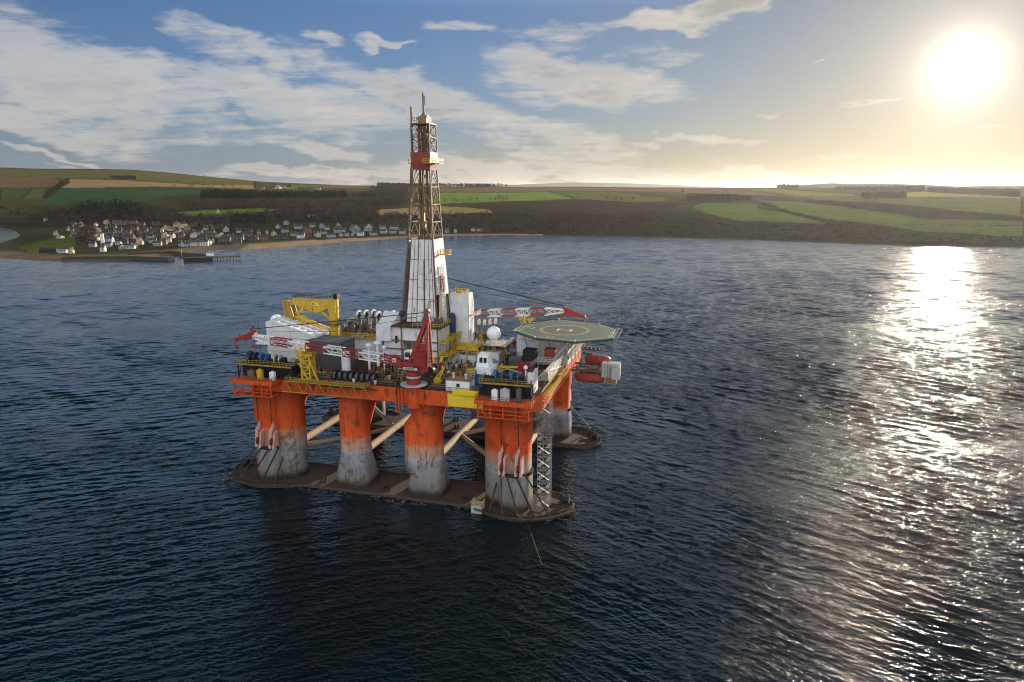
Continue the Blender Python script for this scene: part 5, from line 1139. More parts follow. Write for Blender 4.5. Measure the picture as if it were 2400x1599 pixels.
strokes(32.4,-.6,.12,.95,11,.6); strokes(34.6,2.4,.1,.8,5,.7); strokes(59.,-2.4,.02,.7,12,.45); strokes(42.,-7.4,.35,.02,5,.8); strokes(39.6,-8.4,.5,.0,6,.5)
mk.build('deck_lettering','mark',HD)
su = MB()
for (x,y) in ((34,-4),(42,-7),(50,-6),(55,0),(55,8),(50,13),(40,15),(34,9)):
    tx, ty = min(x,45.5), max(y,2.4) if y > -1 else y*.2+2.; su.beam((x,y,HZ-.7),(tx,ty,39.6 if ty > 2 else 37),.28)
for a, b in ((0,4),(1,5),(2,6),(3,7)): su.beam((*sc_(.9)[a],HZ-1.1),(*sc_(.9)[b],HZ-1.1),.35,.7)
su.path([(*sc_(.98)[7],HZ-1.6),(*sc_(.9)[0],HZ-2.2)],.15); su.build('support_truss','galv',HD)
lf = MB(); 
for k, (x,y) in enumerate(sc_(1.0)): lf.box(x-.25,x+.25,y-.25,y+.25,HZ+.02,HZ+.35)
lf.build('edge_lamp_box','cream',HD)
# ------------------------------------------------------------------ cranes
def boom_sections(root, secs, y0, name='boom'):
    """lattice boom: secs = [(xa, xb, (zbot,ztop,halfw) at a, same at b, material)]"""
    last = None
    for xa, xb, A, B, m in secs:
        mb = MB(); f = lambda x, t: [(x,y0-t[2],t[0]),(x,y0+t[2],t[0]),(x,y0+t[2],t[1]),(x,y0-t[2],t[1])]
        mb.truss(f(xa,A), f(xb,B), max(2, int(abs(xb-xa)/2.4)), .27, .14); mb.build('boom_section', m, root)
cr1 = thing('pedestal_crane', 'red pedestal crane at the near deck edge, red and white boom laid along the deck', 'crane', (10.2,-32.2,33))
q = MB(); q.tube((10.2,-32.2,33.1),(10.2,-32.2,37.8),1.9,n=24); q.tube((10.2,-32.2,36.2),(10.2,-32.2,36.5),2.0,n=24); q.build('pedestal','red',cr1,True)
MB().ring((10.2,-32.2,0),1.95,3.7,34.0,34.25,30).build('service_ring','galv',cr1); q = MB().ring((10.2,-32.2,0),1.95,2.05,36.1,36.6,24); q.build('slew_ring','galv',cr1)
q = MB(); q.box(7.4,14.6,-33.2,-30.6,37.9,39.6); q.box(9.2,11.2,-34.2,-33.2,38.3,39.4); q.build('turntable','red',cr1)
q = MB(); q.box(11.0,14.4,-34.2,-32.2,39.7,43.4); [q.box(11.1+k*.4,11.3+k*.4,-34.28,-34.2,39.9,43.2) for k in range(8)]; q.box(11.8,14.2,-31.9,-30.2,40,45.4); q.build('engine_house','red',cr1)
q = MB().box(13.2,14.9,-32.0,-30.4,36.3,39.4); q.tube((14.9,-31.8,38),(14.9,-30.4,38),1.1,n=16); q.build('hoist_drum','black',cr1)
q = MB().box(7.1,9.0,-31.,-29.2,40.6,43); CB = q.build('cab','redwhite',cr1); MB().box(7.02,7.1,-30.8,-29.4,41.2,42.6).box(7.3,8.8,-31.08,-31.,41.2,42.6).build('window','glass',CB)
q = MB(); ap = (14.2,-31.,53.2)
for y in (-33,-29.4): q.beam((9.0,y,39.6),(ap[0]-.3,-31.2+(y+31.2)*.25,ap[2]-1.5),.75); q.beam((14.6,y,39.6),(ap[0]+.3,-31.2+(y+31.2)*.25,ap[2]-1.5),.5)
q.box(13.4,15.0,-32,-30.2,51.2,52.2); q.beam((10.9,-32.6,43.8),(14.6,-32.4,43.8),.25); q.beam((11.8,-32,46.8),(14.6,-32,46.8),.25); [q.beam((14.3,-33+k*.1,40+k*1.1),(14.3,-29.6-k*.1,40+k*1.1),.16) for k in range(10)]
q.hexa([(13.5,-31.6,52.2),(14.9,-31.6,52.2),(14.9,-30.6,52.2),(13.5,-30.6,52.2)],[(13.9,-31.3,55),(14.5,-31.3,55),(14.5,-30.9,55),(13.9,-30.9,55)]); q.build('gantry_frame','red',cr1)
q = MB(); q.tube((14.2,-31.7,54.3),(14.2,-30.5,54.3),.8,n=14); q.beam((14.6,-31,55),(14.6,-31,57),.14); q.beam((14.6,-31,57),(17.2,-31,57),.14); q.rail([(13.2,-32.2,52.2),(15.6,-32.2,52.2),(15.6,-30,52.2)],1.,.8,.1); q.build('gantry_head','steel',cr1)
Bt = lambda x: (39.0+(8-x)*.083, 40.9+(8-x)*.080, 1.2)
edges = [8,.6,-6,-11,-17,-22.6,-28.2,-34]; mats = ['red','redwhite','red','redwhite','red','redwhite','red']
secs = []
for i, m in enumerate(mats):
    a, b = Bt(edges[i]), Bt(edges[i+1]); 
    if i == 0: a = (38.9,39.5,.9)
    secs.append((edges[i],edges[i+1],a,b,m))
a = Bt(-34); secs.append((-34,-40,a,(44.0,44.7,.8),'redwhite')); boom_sections(cr1, secs, -31.2)
q = MB().hexa([(3.2,-32.3,39.3),(6.6,-32.3,39.2),(6.6,-32.1,39.2),(3.2,-32.1,39.3)],[(3.2,-32.3,41.5),(6.6,-32.3,40.4),(6.6,-32.1,40.4),(3.2,-32.1,41.5)]); q.hexa([(3.2,-30.3,39.3),(6.6,-30.3,39.2),(6.6,-30.1,39.2),(3.2,-30.1,39.3)],[(3.2,-30.3,41.5),(6.6,-30.3,40.4),(6.6,-30.1,40.4),(3.2,-30.1,41.5)]); HL = q.build('heel_plate','red',cr1)
MB().box(4,5.2,-32.36,-32.32,39.9,41).build('notice','mark',HL)
q = MB(); 
for y in (-32,-30.6): q.hexa([(-40,y,43.6),(-40,y+.2,43.6),(-46.5,y*.2-24.8,42.7),(-46.5,y*.2-25+.4,42.7)],[(-40,y,46),(-40,y+.2,46),(-46.5,y*.2-24.8,43.4),(-46.5,y*.2-25+.4,43.4)])
q.tube((-40.3,-32,44.8),(-40.3,-30.4,44.8),.9,n=14); q.tube((-46.3,-31.6,43),(-46.3,-30.6,43),.6,n=12); q.beam((-41,-31.3,46),(-40,-31.3,47.2),.5); q.beam((-45,-31.2,43.8),(-45,-31.2,44.9),.3); q.build('boom_tip','red',cr1)
q = MB(); q.tube((-46.4,-31.2,43),(-46.4,-31.2,41.2),.06,n=5); q.box(-46.8,-46.,-31.5,-30.9,40.2,41.2); q.tube((-40.6,-31.2,43.6),(-40.6,-31.2,41.6),.06,n=5); q.box(-41.3,-39.7,-31.6,-30.8,41,41.6); q.build('hook_block','redbrown',cr1)
q = MB(); [q.path([(14.1,y,54),(-39.5,y,46.6)],.085,5) for y in (-31.5,-30.9)]; [q.path([(14.1,y,53.2),(-14,y,47.2),(-34,y,46.0)],.06,5) for y in (-31.2,)]; q.build('pendant_cable','cable',cr1)
q = MB().box(8.2,12.2,-34.3,-34.22,38.55,39.25); SG = q.build('name_plate','mark',cr1); textmesh('LIEBHERR', .68, 'lettering', 'black', SG, (10.2,-34.33,38.9), (1,0,0), (0,0,1))
# far crane
cr2 = thing('pedestal_crane', 'red crane on the far side behind the white tower, boom over the helideck', 'crane', (-9.5,31,33))
q = MB(); q.tube((-9.5,31,33.1),(-9.5,31,37.6),1.9,n=20); q.build('pedestal','red',cr2,True)
q = MB(); q.box(-13.5,-6,29.6,32.4,37.7,39.4); q.box(-13,-9.8,29.4,31.6,39.4,43); q.build('turntable','red',cr2)
q = MB(); 
for y in (29.4,32.6): q.beam((-8.2,y,39.4),(-13.2,31+(y-31)*.25,51.6),.7); q.beam((-13.8,y,39.4),(-13.6,31+(y-31)*.25,51.6),.5)
q.box(-14,-12.6,30.4,31.6,51.4,53.4); q.build('gantry_frame','red',cr2)
Bf = lambda x: (40.6+(x+6)*.07, 42.8+(x+6)*.077, 1.2)
ee = [-7,-.5,5.5,11.5,16.6,21.7,26.9,32.3]; mm = ['red','redwhite','red','redwhite','red','redwhite','red']
secs = [(ee[i],ee[i+1],Bf(ee[i]),Bf(ee[i+1]),mm[i]) for i in range(7)]; secs.append((32.3,39.2,Bf(32.3),(44.6,45.5,.7),'redwhite')); boom_sections(cr2, secs, 31)
q = MB()
for y in (30.3,31.5): q.hexa([(39.2,y,43.6),(39.2,y+.2,43.6),(46.3,31.1,42.9),(46.3,30.9,42.9)],[(39.2,y,46.6),(39.2,y+.2,46.6),(46.3,31.1,43.7),(46.3,30.9,43.7)])
q.beam((39.5,31,43.8),(36.5,31,41.9),.7); q.tube((39.4,30.4,45.6),(39.4,31.6,45.6),.8,n=12); q.tube((46.2,30.6,43.2),(46.2,31.4,43.2),.6,n=12); q.beam((44,31,44.4),(44,31,45.6),.3); q.build('boom_tip','red',cr2)
q = MB(); q.box(45.6,46.3,30.7,31.3,40.9,42.2); q.tube((46,31,42.2),(46,31,43),.06,n=5); q.tube((36.4,30.6,41.2),(36.4,31.4,41.2),.5,n=10); q.beam((47.6,31,42),(47.6,31,45),.15); q.build('hook_block','redbrown',cr2)
q = MB(); [q.path([(-13.3,y,53.4+dz_),(39.2,y,46.7)],.085,5) for y, dz_ in ((30.6,3.4),(31.4,3.4))]; q.path([(-13.3,31,53.2),(39,31,46.2)],.07,5); q.build('pendant_cable','cable',cr2)
# boom rests
def rest(base_x, y, z0, z1, top, lab, legs=True):
    t = thing('boom_rest', lab, 'boom rest', (base_x,y,z0)); q = MB(); w_ = 1.3
    q.truss([(base_x-w_,y-w_,z0),(base_x+w_,y-w_,z0),(base_x+w_,y+w_,z0),(base_x-w_,y+w_,z0)],[(base_x-w_,y-w_,z1),(base_x+w_,y-w_,z1),(base_x+w_,y+w_,z1),(base_x-w_,y+w_,z1)],4,.45,.3); q.build('lattice_tower','yellow',t)
    q = MB(); q.box(base_x-2.9,base_x+2.2,y-1.5,y-1.1,z1-.3,z1+.1); q.box(base_x-2.9,base_x+2.2,y+1.1,y+1.5,z1-.3,z1+.1); [q.beam((base_x+dx_,yy,z1),(base_x+dx_,yy,z1+top),.45) for dx_ in (-2.7,-1.2) for yy in (y-1.3,y+1.3)]
    q.beam((base_x-2.9,y-1.3,z1-.1),(base_x-1,y-1.3,z1-2.4),.3)
    if legs: q.beam((base_x+1.3,y-1.3,z1-1.5),(base_x+3.6,y-1.3,z0),.5); q.beam((base_x-2.2,y-1.3,z1-2.5),(base_x+.6,y-1.3,z0),.4)
    q.build('saddle','yellow',t)
rest(-22.2,-32.3,33.3,40.6,1.9,'yellow lattice trestle holding up the boom of the near red crane')
rest(26.2,31,33.05,41.6,1.2,'yellow lattice rest under the far crane boom beside the helideck',False)
t = thing('boom_rest','tall yellow lattice column carrying the knuckle of the yellow crane','boom rest',(-35.2,-12,33)); q = MB(); q.truss([(-36.5,-13.2,33.1),(-33.9,-13.2,33.1),(-33.9,-10.8,33.1),(-36.5,-10.8,33.1)],[(-36.5,-13.2,45.4),(-33.9,-13.2,45.4),(-33.9,-10.8,45.4),(-36.5,-10.8,45.4)],5,.42,.26); q.build('lattice_tower','yellow',t); MB().box(-37,-33.4,-13.5,-10.5,45.4,45.8).box(-36.8,-36.3,-13.4,-10.6,45.8,47).build('saddle','yellow',t)
# yellow knuckle boom crane
ky = -12.
kc = thing('knuckle_crane','yellow knuckle boom crane with folded jib beside the machinery house','crane',(-25,ky,33))
q = MB(); q.tube((-25,ky,33.1),(-25,ky,46.6),1.45,n=24); q.build('pedestal','yellow',kc,True); q = MB(); q.tube((-25,ky,46.6),(-25,ky,53.1),1.5,n=24); q.box(-26.3,-23.7,ky-1.2,ky+1.2,49,53.2); q.build('king_post','yellow',kc,True)
q = MB().ring((-25,ky,0),1.4,2.6,45.1,45.3,24); q.rail([(-27.5,ky-2.5,45.2),(-22.5,ky-2.5,45.2),(-22.5,ky+2.5,45.2),(-27.5,ky+2.5,45.2)],1.1,1.2,.1,closed=True); q.build('service_ring','steel',kc)
q = MB()
for y in (ky-1.1,ky+.75):
    prof = [(-23.8,52.9),(-38.4,52.3),(-40.2,51.6),(-40.2,50.7),(-37.6,50.8),(-31.2,48.6),(-29.6,48.8),(-23.8,51.3)]
    n = len(prof); q.add([(x,y,z) for x,z in prof]+[(x,y+.35,z) for x,z in prof],[tuple(range(n)),tuple(range(2*n-1,n-1,-1))]+[(i,n+i,n+(i+1)%n,(i+1)%n) for i in range(n)])
q.box(-38.4,-24,ky-.8,ky+.8,52.4,52.7); MBm = q.build('main_jib','yellow',kc)
q = MB()
for y in (ky-1.4,ky+1.): q.hexa([(-41.4,y,44.9),(-37.9,y,45.4),(-37.9,y+.4,45.4),(-41.4,y+.4,44.9)],[(-42.2,y,52),(-39.8,y,52.2),(-39.8,y+.4,52.2),(-42.2,y+.4,52)])
q.hexa([(-41.3,ky-1.3,43.8),(-38.6,ky-1.3,43.6),(-38.6,ky+1.3,43.6),(-41.3,ky+1.3,43.8)],[(-42,ky-1.3,46.4),(-37.6,ky-1.3,46.4),(-37.6,ky+1.3,46.4),(-42,ky+1.3,46.4)]); q.build('knuckle','yellowd',kc)
q = MB(); prof = [(-38.6,44.),(-38.2,47.3),(-36.4,47.),(-28.4,43.6),(-27.8,42.9),(-33.5,43.4),(-36,44.1)]; n = len(prof)
for y in (ky-.9,ky+.55): q.add([(x,y,z) for x,z in prof]+[(x,y+.35,z) for x,z in prof],[tuple(range(n)),tuple(range(2*n-1,n-1,-1))]+[(i,n+i,n+(i+1)%n,(i+1)%n) for i in range(n)])
q.beam((-37.5,ky,46.9),(-28.2,ky,43.3),1.4,.3); q.build('folding_jib','yellow',kc)
q = MB(); q.tube((-25.8,ky-.3,46.8),(-29.5,ky-.3,49.0),.42,n=10); q.tube((-38.2,ky-.3,48.2),(-31,ky-.3,48.9),.34,n=10); q.beam((-36,ky,50.4),(-36.6,ky,48.6),.9,.4); q.build('hydraulic_ram','yellow',kc)
q = MB(); q.box(-27.4,-26.3,ky+.4,ky+2,47.6,50.2); CB = q.build('cab','galv',kc); MB().box(-27.48,-27.4,ky+.5,ky+1.9,48.4,50).box(-27.3,-26.4,ky+.32,ky+.4,48.4,50).build('window','glass',CB)
q = MB().rail([(-38.5,ky-1,52.8),(-24,ky-1,52.8)],1.2,1.1,.1).rail([(-38.5,ky+1,52.8),(-24,ky+1,52.8)],1.2,1.1,.1); q.box(-24.4,-23.,ky-1,ky+1,53.2,54.8); q.build('catwalk','black',kc)
pa = MB().box(-32.,-29.4,ky-1.16,ky-1.11,50.2,51.9).build('name_plate','yellowp',kc); textmesh('PROMEX', .62, 'lettering','red',pa,(-30.7,ky-1.19,50.55),(1,0,0),(0,0,1))
q = MB(); q.add([(-31.2+.55*cos(a)*k,ky-1.18,51.1+.55*sin(a)*k) for k in (1,.45) for a in [i*pi/8 for i in range(9)]],[(i,i+1,10+i,9+i) for i in range(8)]); q.build('logo','navy',pa)

# ------------------------------------------------------------------ things standing on the deck
def winch(x, y, z, lab, m='blue', r=1.5, grp='anchor winches on the winch houses'):
    t = thing('anchor_winch', lab, 'winch', (x,y,z), grp); q = MB()
    for dx_ in (-1.5,.1): q.tube((x+dx_,y,z+r),(x+dx_+.28,y,z+r),r,n=24)
    q.build('drum_flange', m, t, True); MB().tube((x-1.4,y,z+r),(x+.3,y,z+r),r*.6,n=18).build('drum','black',t,True)
    q = MB().box(x-1.9,x+2.0,y-.9,y+.9,z,z+.5); q.box(x+.7,x+1.9,y-.7,y+.7,z+.5,z+1.9); q.tube((x+.9,y-1.1,z+1.2),(x+.9,y+1.1,z+1.2),.5,n=12); q.build('winch_base','black',t)
    q = MB(); [q.beam((x-1.8,y-r*1.06*cos(a),z+r+r*1.06*sin(a)),(x-1.8,y-r*1.06*cos(a+.4),z+r+r*1.06*sin(a+.4)),.5,.14) for a in [.3+i*.4 for i in range(6)]]; q.build('brake_band', m, t)
    return t
winch(-38.6,-33.3,37.05,'dark navy anchor winch farthest from the yellow trestle over the first leg','navy',1.6)
winch(-34.6,-33.5,37.05,'bright blue anchor winch amid the winch house over the first leg')
winch(-31.,-32.6,37.05,'pale blue cased winch nearest the yellow trestle','galv',1.35)
winch(35.6,-33.4,37.05,'bright blue anchor winch nearest the white winch cabin')
winch(40.,-33.4,37.05,'blue anchor winch at the outer end of the winch house by the scaffold stair')
winch(42.6,33,37.05,'navy anchor winch on the far winch house behind the helideck','navy')
q0 = None
for k in range(5):                      # row of levelwind guides beside the drums
    x = 31.2+k*.75; lab = 'dark curved cable guide in the row beside the blue winches'
    if q0 is None:
        q0 = thing('cable_guide', lab, 'cable guide', (x,-33.6,37.05), 'cable guides beside the winches'); q = MB(); [q.beam((x,-33.6-1.0*cos(a),37.05+1.5*sin(a)),(x,-33.6-1.0*cos(a+.4),37.05+1.5*sin(a+.4)),.3,.3) for a in [i*.4 for i in range(7)]]; q.beam((x,-34.4,37.05),(x,-32.6,37.05),.5,.3); q.build('frame','black',q0)
        q = MB().tube((x-.12,-33.6,38.2),(x+.12,-33.6,38.2),.6,n=12); q.build('sheave','steel',q0)
    else: dup(q0, l2w((x,-33.6,37.05)))
q0 = None
for k in range(8):
    x = -13.8+k*1.72; lab = 'black hose reel in the row of reels at the deck edge before the red crane'
    if q0 is None:
        q0 = thing('hose_reel', lab, 'hose reel', (x,-31.8,33.25), 'black hose reels along the near deck edge'); q = MB()
        [q.tube((x+dx_,-31.8,34.75),(x+dx_+.12,-31.8,34.75),1.5,n=20) for dx_ in (-.6,.5)]; q.build('reel_flange','black',q0,True); MB().tube((x-.5,-31.8,34.75),(x+.5,-31.8,34.75),1.15,n=18).build('hose','dgrey',q0,True)
        q = MB(); [q.beam((x+s_*.75,-31.8+e_,33.25),(x+s_*.75,-31.8,34.8),.16) for s_ in (-1,1) for e_ in (-1.2,1.2)]; q.box(x-.85,x+.85,-33.1,-30.5,33.2,33.4); q.build('stand','steel',q0)
    else: dup(q0, l2w((x,-31.8,33.25)))
for (x,lab) in ((-7.5,'small white notice board on the hose reels, nearer the yellow trestle'),(-.9,'small white notice board on the last hose reel by the red crane')): q = MB().box(x-.4,x+.4,-33.28,-33.22,33.7,34.6); q.box(x-.05,x+.05,-33.22,-33.15,33.2,34.6); o = q.build('notice_board','mark',None); o.data.transform(Matrix.Translation(RIGC+(0,)) @ Matrix.Rotation(RANG,4,'Z')); tag(o, lab, 'sign')
def container(x0,x1,y0,y1,z0,z1,m,lab,name='container',cat='container',doors=True):
    t = thing(name, lab, cat, ((x0+x1)/2,(y0+y1)/2,z0)); q = MB().box(x0,x1,y0,y1,z0,z1); n = max(3,int((x1-x0)/.5))
    [q.box(x0+(x1-x0)*(k+.25)/n,x0+(x1-x0)*(k+.7)/n,y0-.06,y0,z0+.15,z1-.15) for k in range(n)]; q.build('body',m,t)
    q = MB(); [q.beam((x,y,z0),(x,y,z1+.02),.16) for x in (x0,x1) for y in (y0,y1)]; [q.beam((x0,y,z),(x1,y,z),.14) for y in (y0,y1) for z in (z0+.05,z1)]; q.build('frame',m,t)
    if doors: q = MB(); q.box(x1+.003,x1+.07,y0+.12,(y0+y1)/2-.03,z0+.15,z1-.15); q.box(x1+.003,x1+.07,(y0+y1)/2+.03,y1-.12,z0+.15,z1-.15); q.build('door',m,t)
    return t
t = container(-28,-16.5,-24,-15.5,33.05,42.2,'dgrey','big dark grey flat-roofed workshop module behind the red and white boom','workshop_module','module',False)
MB().box(-26.5,-24.9,-24.16,-24.08,33.1,35.6).build('door','black',t)
container(31.2,34.6,-11,-7.5,33.05,37.6,'dgrey','dark container standing on deck at the foot of the white cabin wall')
container(34.8,38.4,-8.5,-5.2,36.6,39.9,'black','black container stacked high against the accommodation wall','container')
container(34.6,37.4,-14,-11.5,33.05,37.2,'red','tall red container beside the gantry stair')
container(41.0,44.,-7.,-4.6,37.2,40.2,'redbrown','dark red box container on the platform under the helideck')
container(38.0,40.2,-15.5,-13.3,33.05,35.4,'steel','small brown crate right of the tall red container','crate','crate')
t = container(19.6,26.2,-32.2,-28.2,33.05,35.9,'whitec','small white cabin with rusty flat roof above the yellow panel','deck_cabin','cabin',False)
MB().box(22.6,23.5,-32.32,-32.25,34.2,35.2).build('window','glass',t); MB().box(19.4,26.4,-32.4,-28.,35.95,36.1).build('roof','gold',t); q = MB(); [q.tube((x,-30,36.1),(x,-30,37.6),.35,n=10) for x in (21,24.6)]; q.build('vent','cream',t)
q = MB().box(34.6,38.5,-8.6,-5.1,33.05,36.55); o_ = thing('support_frame','brown box module under the stacked black container','module',(36,-7,33.05)); q.build('body','steel',o_)
# gantry stairs under the helideck
t = thing('gantry_stair','grey steel gantry stair with landing in front of the accommodation','stair',(40,-9,33)); q = MB(); q.box(39.4,44.4,-9.6,-4,36.9,37.1); [q.beam((x,y,33),(x,y,37),.22) for x in (39.6,44.2) for y in (-9.4,-4.2)]; q.build('landing','galv',t)
MB().beam((35.2,-9,33.2),(39.6,-9,37),1.0,.2).build('stair_flight','galvd',t); MB().beam((44.2,-9,37),(47.6,-8,41),1.,.2).build('stair_flight','galvd',t); q = MB().rail([(39.4,-9.6,37.1),(44.4,-9.6,37.1)],1.15,1.2,.12); q.rail([(35.2,-9.5,33.2),(39.6,-9.5,37)],1.15,1.2,.12); q.rail([(44.2,-9.5,37),(47.6,-8.5,41)],1.15,1.2,.12); q.build('handrail','galv',t)
# radome on its platform
t = thing('radome','big white satellite dome on a lattice platform beside the helideck','satellite dome',(21.6,5,38.6)); MB().sphere((21.6,5,41.4),2.25,28,18).build('dome','dome',t,True); MB().tube((21.6,5,38.5),(21.6,5,39.5),1.1,n=16).build('base','whitec',t)
t = thing('dome_platform','pale lattice-legged platform under the white satellite dome','platform',(21.,5,36.3)); q = MB().box(15.5,27,1,9,38.2,38.45); q.build('floor','cream',t); q = MB().rail([(15.5,1,38.45),(27,1,38.45),(27,9,38.45)],1.15,1.3,.11); q.build('handrail','cream',t)
q = MB(); [q.beam((x,y,33.),(x,y,38.2),.24) for x in (16,19.6,23.2,26.6) for y in (.6,8.5)]; 
for x in (16,19.6,23.2): q.beam((x,.6,33),(x+3.5,.6,38.1),.16); q.beam((x+3.5,.6,33),(x,.6,38.1),.16)
q.build('leg_frame','gold',t)
q0 = None
for k in range(4):
    x = 14.4+k*1.9; lab = 'slim dark exhaust stack with pale bulbous cap in the row behind the satellite dome'
    if q0 is None:
        q0 = thing('exhaust_stack', lab, 'exhaust stack', (x,12,33), 'exhaust stacks behind the dome'); MB().tube((x,12,33),(x,12,42.6),.3,n=10).build('pipe','steel',q0); q = MB().tube((x,12,42.6),(x,12,43.8),.55,n=12); q.sphere((x,12,43.9),.55,12,8); q.build('cap','cream',q0)
    else: dup(q0, l2w((x,12,33)), scale=(1,1,.96+.03*k))
# vents, tanks and small deck gear
def vent(x,y,z1,r,lab):
    t = thing('mushroom_vent',lab,'vent',(x,y,33)); MB().tube((x,y,33.05),(x,y,z1),r*.38,n=12).build('stack','whitec',t,True); MB().loft([circ(x,y,r,16,z=z1-.2),circ(x,y,r,16,z=z1+.3),circ(x,y,r*.4,16,z=z1+.7)]).build('cap','whitec',t)
vent(-9.4,-20,41.,.9,'white mushroom vent nearest the dark grey module'); vent(-6.8,-19.4,41.8,1.1,'white mushroom vent with broad cap before the drill floor'); vent(-4.5,-20,40.6,.6,'slim white vent nearest the drill floor door')
vent(38.6,-20,37.6,.6,'white vent post by the tall red container'); vent(41.2,-18.6,36.6,.45,'small white vent post by the wind wall')
t = thing('pressure_tank','white dome-topped pressure tank just behind the boom','tank',(-14.6,-24.5,33.05)); MB().tube((-14.6,-24.5,33.1),(-14.6,-24.5,39.6),1.3,n=20).build('shell','whitec',t,True); MB().sphere((-14.6,-24.5,39.6),1.3,20,10,.6).build('dome','whitec',t,True); MB().box(-16,-13.2,-25.9,-23.1,33.0,33.3).build('foot','steel',t)
t = thing('round_tank','grey cylinder tank lying on its side with crossed end straps','tank',(27.8,-17.5,33.05)); MB().tube((27.8,-18.4,37.2),(27.8,-15.5,37.2),1.35,n=24).build('shell','grey',t,True); q = MB(); q.beam((26.9,-18.45,36.3),(28.7,-18.45,38.1),.12); q.beam((26.9,-18.45,38.1),(28.7,-18.45,36.3),.12); q.build('strap','black',t); MB().box(26.7,28.9,-18.2,-15.8,33.05,36.2).build('stand','steel',t)
t = thing('yellow_davit','yellow folded service crane over the blue winches','davit',(31,-20,33.05)); q = MB(); q.tube((31,-20,33.05),(31,-20,37.4),.4,n=10); q.build('post','yellow',t); q = MB(); q.beam((30.6,-20,37.4),(36.5,-21,37.9),.6,.5); q.beam((33,-20.6,37.2),(38,-22,36.6),.35); q.beam((31,-20,36),(34,-20.6,37.4),.3); q.build('arm','yellow',t)
t = thing('yellow_hoist','yellow hoist frame beside the red crane pedestal','hoist',(15.8,-29,33.05)); q = MB(); q.box(15,16.6,-29.6,-28.4,33.05,35.4); q.beam((15.2,-29,35.3),(17.6,-28,38.4),.4); q.beam((16.4,-29,35.3),(17.6,-28,38.4),.4); q.tube((15.6,-29.7,34.4),(16.2,-28.3,34.4),.8,n=12); q.build('frame','yellow',t)
t = thing('stair_tower','narrow white steel stair tower beside the winch cabin','stair',(26,-29,33)); q = MB().truss([(24.9,-27.6,33),(26.1,-27.6,33),(26.1,-26.4,33),(24.9,-26.4,33)],[(24.9,-27.6,38),(26.1,-27.6,38),(26.1,-26.4,38),(24.9,-26.4,38)],4,.16,.12); q.build('frame','galv',t); q = MB().box(23.8,26.3,-27.8,-26.2,37.2,37.4).rail([(23.8,-27.8,37.4),(26.3,-27.8,37.4)],1.1,.8,.11); q.build('landing','yellow',t)
# white wedge-roofed pipe house and dome at the outer end
t = thing('pipe_house','white house with long sloping ribbed roof at the outer end of the deck','deck house',(-37,-16,33))
q = MB().add([(-44,-20,33),(-27,-20,33),(-27,-9,33),(-44,-9,33),(-44,-20,46.4),(-42,-20,47),(-27,-20,42.6),(-44,-9,46.4),(-42,-9,47),(-27,-9,42.6)],[(3,2,1,0),(0,1,6,5,4),(7,8,9,2,3),(0,4,7,3),(1,2,9,6),(4,5,8,7),(5,6,9,8)]); q.build('wall','white',t)
q = MB(); [q.beam((-42+k*2.1,-20.1,47.1-k*.616),(-42+k*2.1,-9,47.1-k*.616),.25) for k in range(8)]; [q.beam((-42,y,47.15),(-27,y,42.75),.35) for y in (-20,-16.4,-12.8,-9)]; q.build('roof_rib','whitec',t)
q = MB(); q.box(-44.2,-27,-20.12,-20,41.6,41.8); q.box(-44.2,-27,-20.12,-20,37.4,37.6); q.build('wall_strip','cream',t)
t = thing('small_dome','white domed tank at the outer end of the sloping roofed house','dome',(-44.6,-15.5,33)); MB().sphere((-44.2,-14.,45.6),2.0,20,12).build('dome','dome',t,True); MB().tube((-44.2,-14,33),(-44.2,-14,44.5),1.2,n=14).build('stand','cream',t)
t = thing('antenna_mast','thin dark antenna mast at the outer corner of the deck','mast',(-43.6,-24,33)); q = MB().tube((-43.6,-24,33),(-43.6,-24,46.5),.12,n=6); q.beam((-44.3,-24,45.2),(-42.9,-24,45.2),.1); q.beam((-44.1,-24,44),(-43.1,-24,44),.1); q.build('pole','steel',t); MB().box(-44.4,-41.,-25,-22.6,40.4,41).build('shelf','whitec',t)
# lifeboats on davits, far end
def lifeboat(x0,x1,y,z,lab):
    t = thing('lifeboat',lab,'lifeboat',((x0+x1)/2,y,z),'lifeboats at the davits'); L = x1-x0; rings = []
    for f, w_, zb, zt in ((0,.15,1.3,1.9),(.08,.8,.5,2.2),(.25,1.35,.05,2.5),(.5,1.5,0,2.6),(.75,1.4,.05,2.6),(.93,1.1,.35,2.4),(1,.6,.9,2.)):
        x = x0+L*f; zb *= 1.; zt *= 1.3; zb2 = zb*1.25; rings.append([(x,y-w_*.35,z+zb),(x,y-w_,z+zb+.7),(x,y-w_,z+zb+1.2),(x,y-w_*.72,z+zt-.2),(x,y,z+zt),(x,y+w_*.72,z+zt-.2),(x,y+w_,z+zb+1.2),(x,y+w_,z+zb+.7),(x,y+w_*.35,z+zb)])
    MB().loft(rings).build('hull','boat',t,True); q = MB().box(x0+L*.2,x0+L*.32,y-.5,y+.5,z+3.0,z+4.1); C_b = q.build('wheelhouse','boat',t); MB().box(x0+L*.19,x0+L*.2,y-.4,y+.4,z+3.4,z+3.8).build('window','glass',C_b)
    q = MB(); q.path([(x0+L*f,y-1.56,z+1.15) for f in (.25,.5,.75)],.07); q.build('grab_line','black',t)
lifeboat(46.8,56.4,11.,25.9,'lower red enclosed lifeboat hanging at the deck end under the grey box'); lifeboat(49.3,57.6,15.4,30.6,'upper orange lifeboat partly hidden behind the grey box at the davits')
